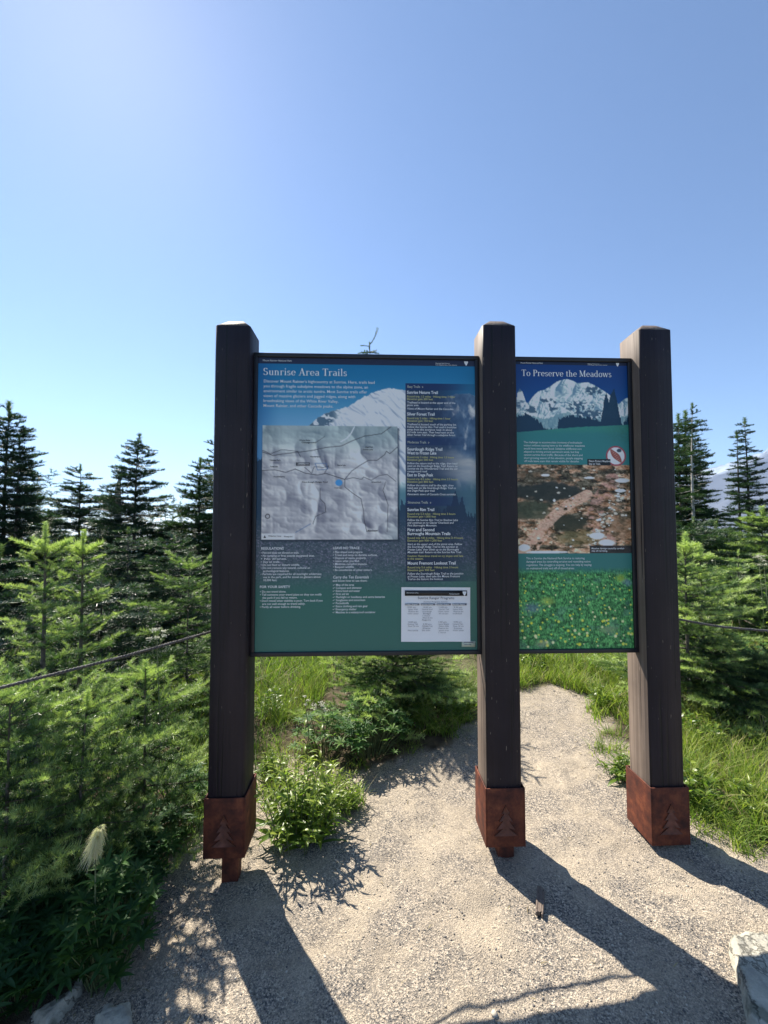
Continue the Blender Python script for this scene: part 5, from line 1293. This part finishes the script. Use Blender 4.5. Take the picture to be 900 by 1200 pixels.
# ground cover further back: a thick mixture of grass and sedge under the trees
grass_region(None, 30000, (.14, .36), .009, (.15, .7), 410, (.3, 1.1), [(-3.2, 2.2), (-5.6, 8), (7.5, 8.5), (5.2, 3.1), (2.6, 3.0), (1.4, 3.6), (.6, 4.2), (-.6, 3.3)], 1.0)
grass_region(None, 5000, (.08, .2), .0045, (.1, .55), 411, (.4, 1.1), [(-1.55, .85), (-2.6, 1.5), (-3.2, 2.4), (-.7, 3.2), (-.55, 2.0), (-.85, 1.75), (-1.0, 1.3)], 1.0)
tr_ = np.random.default_rng(77)
for k_, (px_t, py_t, s_t) in enumerate([(612, 806, 1), (628, 792, 1.2), (700, 838, .9), (712, 862, .8), (735, 905, .9), (690, 812, 1), (820, 962, .8), (868, 985, .8), (790, 945, .7), (480, 882, .8), (530, 862, .9), (420, 902, .7), (410, 935, .6), (300, 880, .9), (655, 796, .8), (228, 960, .8), (548, 845, .9), (250, 905, 1), (895, 990, .8), (812, 948, 1), (838, 962, 1.1), (856, 972, 1), (880, 978, 1.1), (872, 1000, .7), (826, 978, .6), (705, 880, .8), (722, 878, .9), (668, 806, 1), (595, 828, .7)]):
    c_ = ground_at(px_t, py_t); m_ = int(75 * s_t); X, Yy = c_[0] + tr_.normal(0, .035 * s_t, m_), c_[1] + tr_.normal(0, .035 * s_t, m_)
    v, q = blades(X, Yy, terrain(X, Yy) - .008, tr_.uniform(.04, .15, m_) * s_t, .0036 * tr_.uniform(.6, 1.3, m_), tr_.uniform(.4, 1.2, m_), tr_.uniform(0, 6.283, m_), k_)
    GR.add(v, None, q, 0, np.repeat(tr_.uniform(.3, .9, m_), 8))
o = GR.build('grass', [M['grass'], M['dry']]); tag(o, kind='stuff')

# bright plant in front of the panel, lupines, and the small herbs
leafy_clump('leafy_plant', 'large yellow green leafy clump on the gravel just right of the left post', 'plant', 350, 982, 78, .36, .21, .075, .0145, 501, tint=(.55, 1.0), n_leaf=11)
leafy_clump('leafy_plant', 'smaller bright leafy clump at the back right of the large yellow green clump', 'plant', 396, 948, 30, .17, .12, .055, .009, 502, tint=(.6, 1.0), n_leaf=10)
leafy_clump('leafy_plant', 'small leafy tuft on the gravel behind the large yellow green clump, beside the left post', 'plant', 318, 912, 18, .15, .1, .05, .01, 503, tint=(.5, .95), n_leaf=10)
leafy_clump('leafy_plant', 'small bright leafy plant at the left foot of the right post', 'plant', 726, 912, 18, .13, .09, .06, .014, 504, tint=(.4, .9), n_leaf=8)
leafy_clump('leafy_plant', 'broad-leaved green plant just right of the foot of the right post', 'plant', 812, 938, 20, .17, .12, .075, .018, 505, tint=(.35, .85), n_leaf=8)
leafy_clump('leafy_plant', 'green leafy plant at the right edge of the view in the grass strip', 'plant', 884, 952, 22, .15, .13, .06, .012, 506, tint=(.45, .95), n_leaf=9)
leafy_clump('leafy_plant', 'low broad-leaved plant in the grass right of the left post, behind the small leafy tuft', 'plant', 322, 838, 24, .2, .15, .07, .016, 531, tint=(.2, .75), n_leaf=9)
leafy_clump('leafy_plant', 'low leafy plant in the grass under the left end of the narrow panel', 'plant', 628, 784, 22, .2, .16, .075, .017, 532, tint=(.3, .85), n_leaf=9)
leafy_clump('leafy_plant', 'leafy plant at the grass edge under the right end of the narrow panel', 'plant', 708, 828, 22, .17, .15, .07, .016, 533, tint=(.35, .9), n_leaf=9)
leafy_clump('leafy_plant', 'leafy plant in the grass strip behind the right post, below the rope', 'plant', 822, 868, 22, .18, .15, .07, .015, 534, tint=(.3, .85), n_leaf=9)
leafy_clump('leafy_plant', 'leafy plant between the middle post and the low fir boughs', 'plant', 536, 838, 22, .2, .16, .07, .016, 535, tint=(.2, .75), n_leaf=9)
palmate_clump('lupine', 'dense dark green lupine clump on the bank under the middle of the wide panel', 'plant', 432, 884, 150, .3, .24, .05, .011, 511, (.2, .8))
palmate_clump('lupine', 'pale lupine clump left of the dense dark one, under the wide panel', 'plant', 378, 882, 80, .24, .17, .045, .01, 512, (.4, 1.0))
palmate_clump('lupine', 'lupine clump behind the dense dark one, under the pale fir boughs', 'plant', 455, 846, 90, .32, .25, .05, .011, 513, (.1, .6))
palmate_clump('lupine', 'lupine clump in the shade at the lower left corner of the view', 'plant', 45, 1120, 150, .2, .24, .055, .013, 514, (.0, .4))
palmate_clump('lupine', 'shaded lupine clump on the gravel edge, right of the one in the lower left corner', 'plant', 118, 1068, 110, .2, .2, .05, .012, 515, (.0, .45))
palmate_clump('lupine', 'lupine clump around the stalk of the white seed head', 'plant', 124, 1146, 130, .3, .12, .05, .012, 521, (.1, .6))
palmate_clump('lupine', 'lupine clump at the gravel edge right of the white seed head', 'plant', 165, 1010, 90, .2, .17, .045, .011, 516, (.1, .6))
palmate_clump('lupine', 'lupine clump between the fir bushes and the left post foot', 'plant', 205, 950, 70, .2, .15, .042, .01, 517, (.2, .8))
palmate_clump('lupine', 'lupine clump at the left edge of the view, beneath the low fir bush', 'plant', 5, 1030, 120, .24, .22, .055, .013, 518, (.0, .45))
palmate_clump('lupine', 'lupine clump behind the grass at the right edge of the view', 'plant', 880, 800, 80, .3, .25, .055, .012, 519, (.2, .8))
palmate_clump('lupine', 'lupine clump among the fir bushes right of the light green sapling', 'plant', 858, 742, 80, .4, .3, .06, .014, 520, (.3, .9))

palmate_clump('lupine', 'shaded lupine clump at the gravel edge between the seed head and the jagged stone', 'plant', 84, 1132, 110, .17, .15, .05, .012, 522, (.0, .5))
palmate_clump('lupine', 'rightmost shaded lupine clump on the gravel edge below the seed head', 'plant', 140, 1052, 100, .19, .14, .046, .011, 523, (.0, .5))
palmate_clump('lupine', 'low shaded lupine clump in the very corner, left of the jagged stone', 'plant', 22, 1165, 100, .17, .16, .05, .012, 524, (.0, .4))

def flower_stalk(label, px, py, Y, seed, heads=5, hgt=None, hs=.016, lean=.05):
    """valerian: an upright stalk topped by flat clusters of tiny white flowers; its head sits on the sight line"""
    r = np.random.default_rng(seed); p = at(px, py, Y); z0 = tz(p[0], p[1]); h = p[2] - z0
    o = thing('flower_stalk', label, 'flower', (p[0], p[1], z0)); St, Fl, Lf = Geo(), Geo(), Geo()
    St.tube([(0, 0, -.02), (lean * .5, 0, h * .5), (0, 0, h * .97)], [.0026, .0022, .0015], 5)
    x, y, z, sz = [], [], [], []
    for k in range(heads):
        az, rr = r.uniform(0, 6.28), hs * (1.5 if k else 0) * r.uniform(.8, 1.6); c = np.array([math.cos(az) * rr, math.sin(az) * rr, h - (.0 if k == 0 else r.uniform(.0, .05))])
        St.tube([(0, 0, h * .9 if k else h * .95), c], [.0012, .0009], 4)
        m = 26; x += list(c[0] + r.normal(0, hs * .5, m)); y += list(c[1] + r.normal(0, hs * .5, m)); z += list(c[2] + r.normal(0, hs * .22, m)); sz += list(r.uniform(.0018, .0038, m))
    v, t, a = scatter_lumps(np.array(x), np.array(y), np.array(z), np.array(sz), np.full(len(x), .5), .8); Fl.add(v, t, None, 0, a)
    for k in range(8):
        lv, q = leaf_strip(.06, .014, 4, .3, .5, .7); Lf.add(turn(lv, k * 1.57 + r.normal(0, .2), 0, (0, 0, h * (.15 + .09 * k))), None, q, 0, r.uniform(.4, .9))
    St.build('stem', [M['stem']], o, True); Fl.build('flower_head', [M['flower']], o); Lf.build('foliage', [M['herb']], o, True)
flower_stalk('cream white flower cluster on a tall stalk just above the rope at left', 184, 738, 1.72, 601, 6, hs=.014)
flower_stalk('white flower cluster among the tall grass under the wide panel', 376, 823, 2.25, 602, 6, hs=.018)
flower_stalk('small white flower left of the larger white cluster under the wide panel', 357, 816, 2.3, 603, 3, hs=.01)
flower_stalk('tallest white flower cluster in front of the pale fir at the right edge', 889, 651, 3.6, 604, 5, hs=.022)
flower_stalk('white flower cluster just right of and below the tallest one at the right edge', 895, 657, 3.5, 605, 4, hs=.02)
flower_stalk('small white flower beside the light green sapling right of the right post', 838, 652, 3.9, 606, 3, hs=.014)
flower_stalk('round pale flower in the grass strip behind the foot of the right post', 845, 858, 2.3, 607, 3, hs=.009)

# shaggy seed head on its stalk
p = at(112, 988, 1.24); z0 = tz(p[0], p[1]); hh = p[2] - z0
o = thing('seed_head', 'shaggy cream white seed head on a stalk among the lower left leaves', 'seed head', (p[0], p[1], z0)); r = np.random.default_rng(5)
G = Geo(); G.tube([(.0, .0, -.02), (.005, 0, hh * .5), (0, 0, hh)], [.0024, .0022, .002], 5); G.build('stem', [M['stem']], o, True)
n = 900; zz = r.uniform(-.036, .04, n); az = r.uniform(0, 6.283, n); rr = .006 * np.ones(n)
v, q = blades(np.cos(az) * rr, np.sin(az) * rr, hh + zz, r.uniform(.022, .04, n), np.full(n, .001), r.uniform(.35, .8, n), az, 8)
rd_ = np.hypot(v[:, 0], v[:, 1]) - .006; v[:, 2] = v[:, 2] - 1.9 * rd_ - 12 * rd_ ** 2; v[:, 0] += .25 * (v[:, 2] - hh)
G = Geo(); G.add(v, None, q, 0, np.repeat(r.uniform(.2, 1, n), 8)); G.tube([(0, 0, hh - .045), (0, 0, hh - .02), (0, 0, hh + .012), (0, 0, hh + .03)], [.004, .0085, .008, .002], 7, 0, .2)
G.build('hair', [M['seed']], o)

# dry twigs and stalks lying at the gravel edge, each its own thing
def twig(label, pts_px, rad, dz=.012, loc_y=None):
    ps = np.array([ground_at(*q) + [0, 0, dz] for q in pts_px]); c = ps.mean(0)
    o = Geo(); o.tube(ps - c, np.linspace(rad, rad * .6, len(ps)), 5); ob = o.build('dry_twig', [M['dry']], None, True); ob.location = c
    tag(ob, label, 'twig')
twig('pale dry twig in the dark leaves at the lower left corner', [(44, 1160), (55, 1146), (66, 1132)], .002, .03)
twig('short pale straw at the gravel edge below the shaded leaves', [(139, 1088), (143, 1095), (145, 1100)], .0018, .01)
twig('thin dry stalk lying across the right grass strip', [(832, 862), (848, 850), (864, 838)], .003, .07)
twig('thin straw on the shaded gravel left of the left post foot', [(168, 1085), (172, 1092), (176, 1097)], .0014, .008)

# ------------------------------------------------------------------ rope, stones, wood
def rope(pts, rad, n=260, strands=3, pitch=.028):
    pts = np.asarray(pts, float); d = np.r_[0, np.cumsum(np.linalg.norm(np.diff(pts, axis=0), axis=1))]
    G = Geo(); s = np.linspace(0, d[-1], n * 2)
    c = np.stack([np.interp(s, d, pts[:, k]) for k in range(3)], 1)
    for it in range(60): c[1:-1] = (c[:-2] + 2 * c[1:-1] + c[2:]) / 4
    t = norm(np.gradient(c, axis=0)); b = norm(np.cross(t, [0, 0, 1.0])); u = np.cross(b, t)
    for k in range(strands):
        ph = s / pitch * 6.283 + k * 6.283 / strands
        G.tube(c + rad * .52 * (np.cos(ph)[:, None] * b + np.sin(ph)[:, None] * u), rad * .56, 5)
    return G
yb = lambda X: KY + (X - KX) * math.tan(KYAW) + PW + .012
pts = [(-1.75, .36, .93), (-1.45, .72, .885), (-1.12, 1.14, .895), (-.9, 1.42, .908), (-.66, yb(-.6), .934), (-.55, yb(-.5), .938), (-.3, yb(-.3) + .03, .94), (-.05, yb(-.05) + .06, .945), (.2, yb(.2) + .075, .95), (.4, yb(.4) + .03, .95), (.46, yb(.46), .952), (.56, yb(.56), .95), (.85, yb(.85) + .01, .945), (1.08, yb(1.08), .965), (1.22, yb(1.22), .966), (1.5, 1.84, .91), (1.85, 1.93, .865), (2.3, 2.0, .84), (2.9, 2.05, .9)]
ro = rope(pts, .0062).build('barrier_rope', [M['rope']], None, True); tag(ro, 'thin dark twisted rope strung behind the board posts at waist height', 'rope')
def rope_post(label, x, y, h):
    z0 = tz(x, y); o = Geo(); o.tube([(0, 0, -.1), (.004, 0, h * .5), (0, 0, h), (0, 0, h + .012)], [.045, .043, .042, .03], 10)
    ob = o.build('rope_post', [M['post_worn_sunlit']], None, True); ob.location = (x, y, z0); tag(ob, label, 'post', 'rope posts')
rope_post('round wooden rope post outside the left edge of the view', -1.78, .34, 1.02); rope_post('round wooden rope post outside the right edge of the view', 2.93, 2.06, 1.0)

def rock(label, outline_px, h, seed, rough=.02, dz=0.0, name='stone', sharp=.75):
    """a stone slab whose plan follows a ground outline, with a chipped uneven top"""
    r = np.random.default_rng(seed); P = np.array([ground_at(*q) for q in outline_px]); c = P.mean(0)
    pl = [tuple(p[:2] - c[:2]) for p in P]; xs = np.array(pl); lo, hi = xs.min(0) - .03, xs.max(0) + .03
    n = 54; X, Y = np.meshgrid(np.linspace(lo[0], hi[0], n), np.linspace(lo[1], hi[1], n))
    d = polydist(X, Y, pl) + (fbm(X * 22 + seed, Y * 22, seed, 3) - .5) * .03
    prof = np.clip(d / (h * (1.0 - sharp) + .006), -1, 1)
    Z = np.where(prof > 0, prof ** .5, prof * 2) * h + (fbm(X * 30, Y * 30, seed + 1, 4) - .5) * rough * (prof > 0) + (fbm(X * 8, Y * 8, seed + 2, 3) - .5) * rough * 1.5 * (prof > 0)
    Z = np.maximum(Z, -.06)
    i, j = np.meshgrid(np.arange(n - 1), np.arange(n - 1)); b = (j * n + i).ravel()
    o = mesh_np(name, np.stack([X.ravel(), Y.ravel(), Z.ravel() + dz], 1), None, np.stack([b, b + 1, b + n + 1, b + n], 1), [M['stone']], None, None, True)
    o.location = c; tag(o, label, 'stone')
rock('flat pale stone block at the lower right corner of the view', [(852, 1104), (960, 1100), (1010, 1300), (900, 1300), (880, 1215), (862, 1150)], .04, 3, .007, 0, 'stone', .93)
rock('jagged pale stone half buried at the lower left corner of the view', [(34, 1199), (60, 1180), (84, 1165), (96, 1146), (101, 1150), (92, 1172), (68, 1199), (50, 1215)], .024, 5, .022)
rock('small low sunlit stone right of the jagged one at the lower left', [(112, 1199), (118, 1184), (130, 1178), (139, 1183), (150, 1180), (155, 1215), (118, 1215)], .016, 7, .02, 0, 'stone', .5)
# broken piece of wood in the middle post's shadow
p = ground_at(633, 1060); G = Geo(); r = np.random.default_rng(3)
for k in range(4):
    L0, L1 = -.052 + r.uniform(0, .012), .055 - r.uniform(0, .02)
    G.box((-.009 + k * .006, (L0 + L1) / 2, .011 + r.uniform(-.002, .002)), (.0062, L1 - L0, .014), bev=.0012)
o = G.build('wood_chunk', [M['post_worn_sunlit']]); o.location = p; o.rotation_euler = (R(4), 0, R(-24)); tag(o, 'short splintered brown wood chunk lying in the shadow of the middle post', 'wood piece')
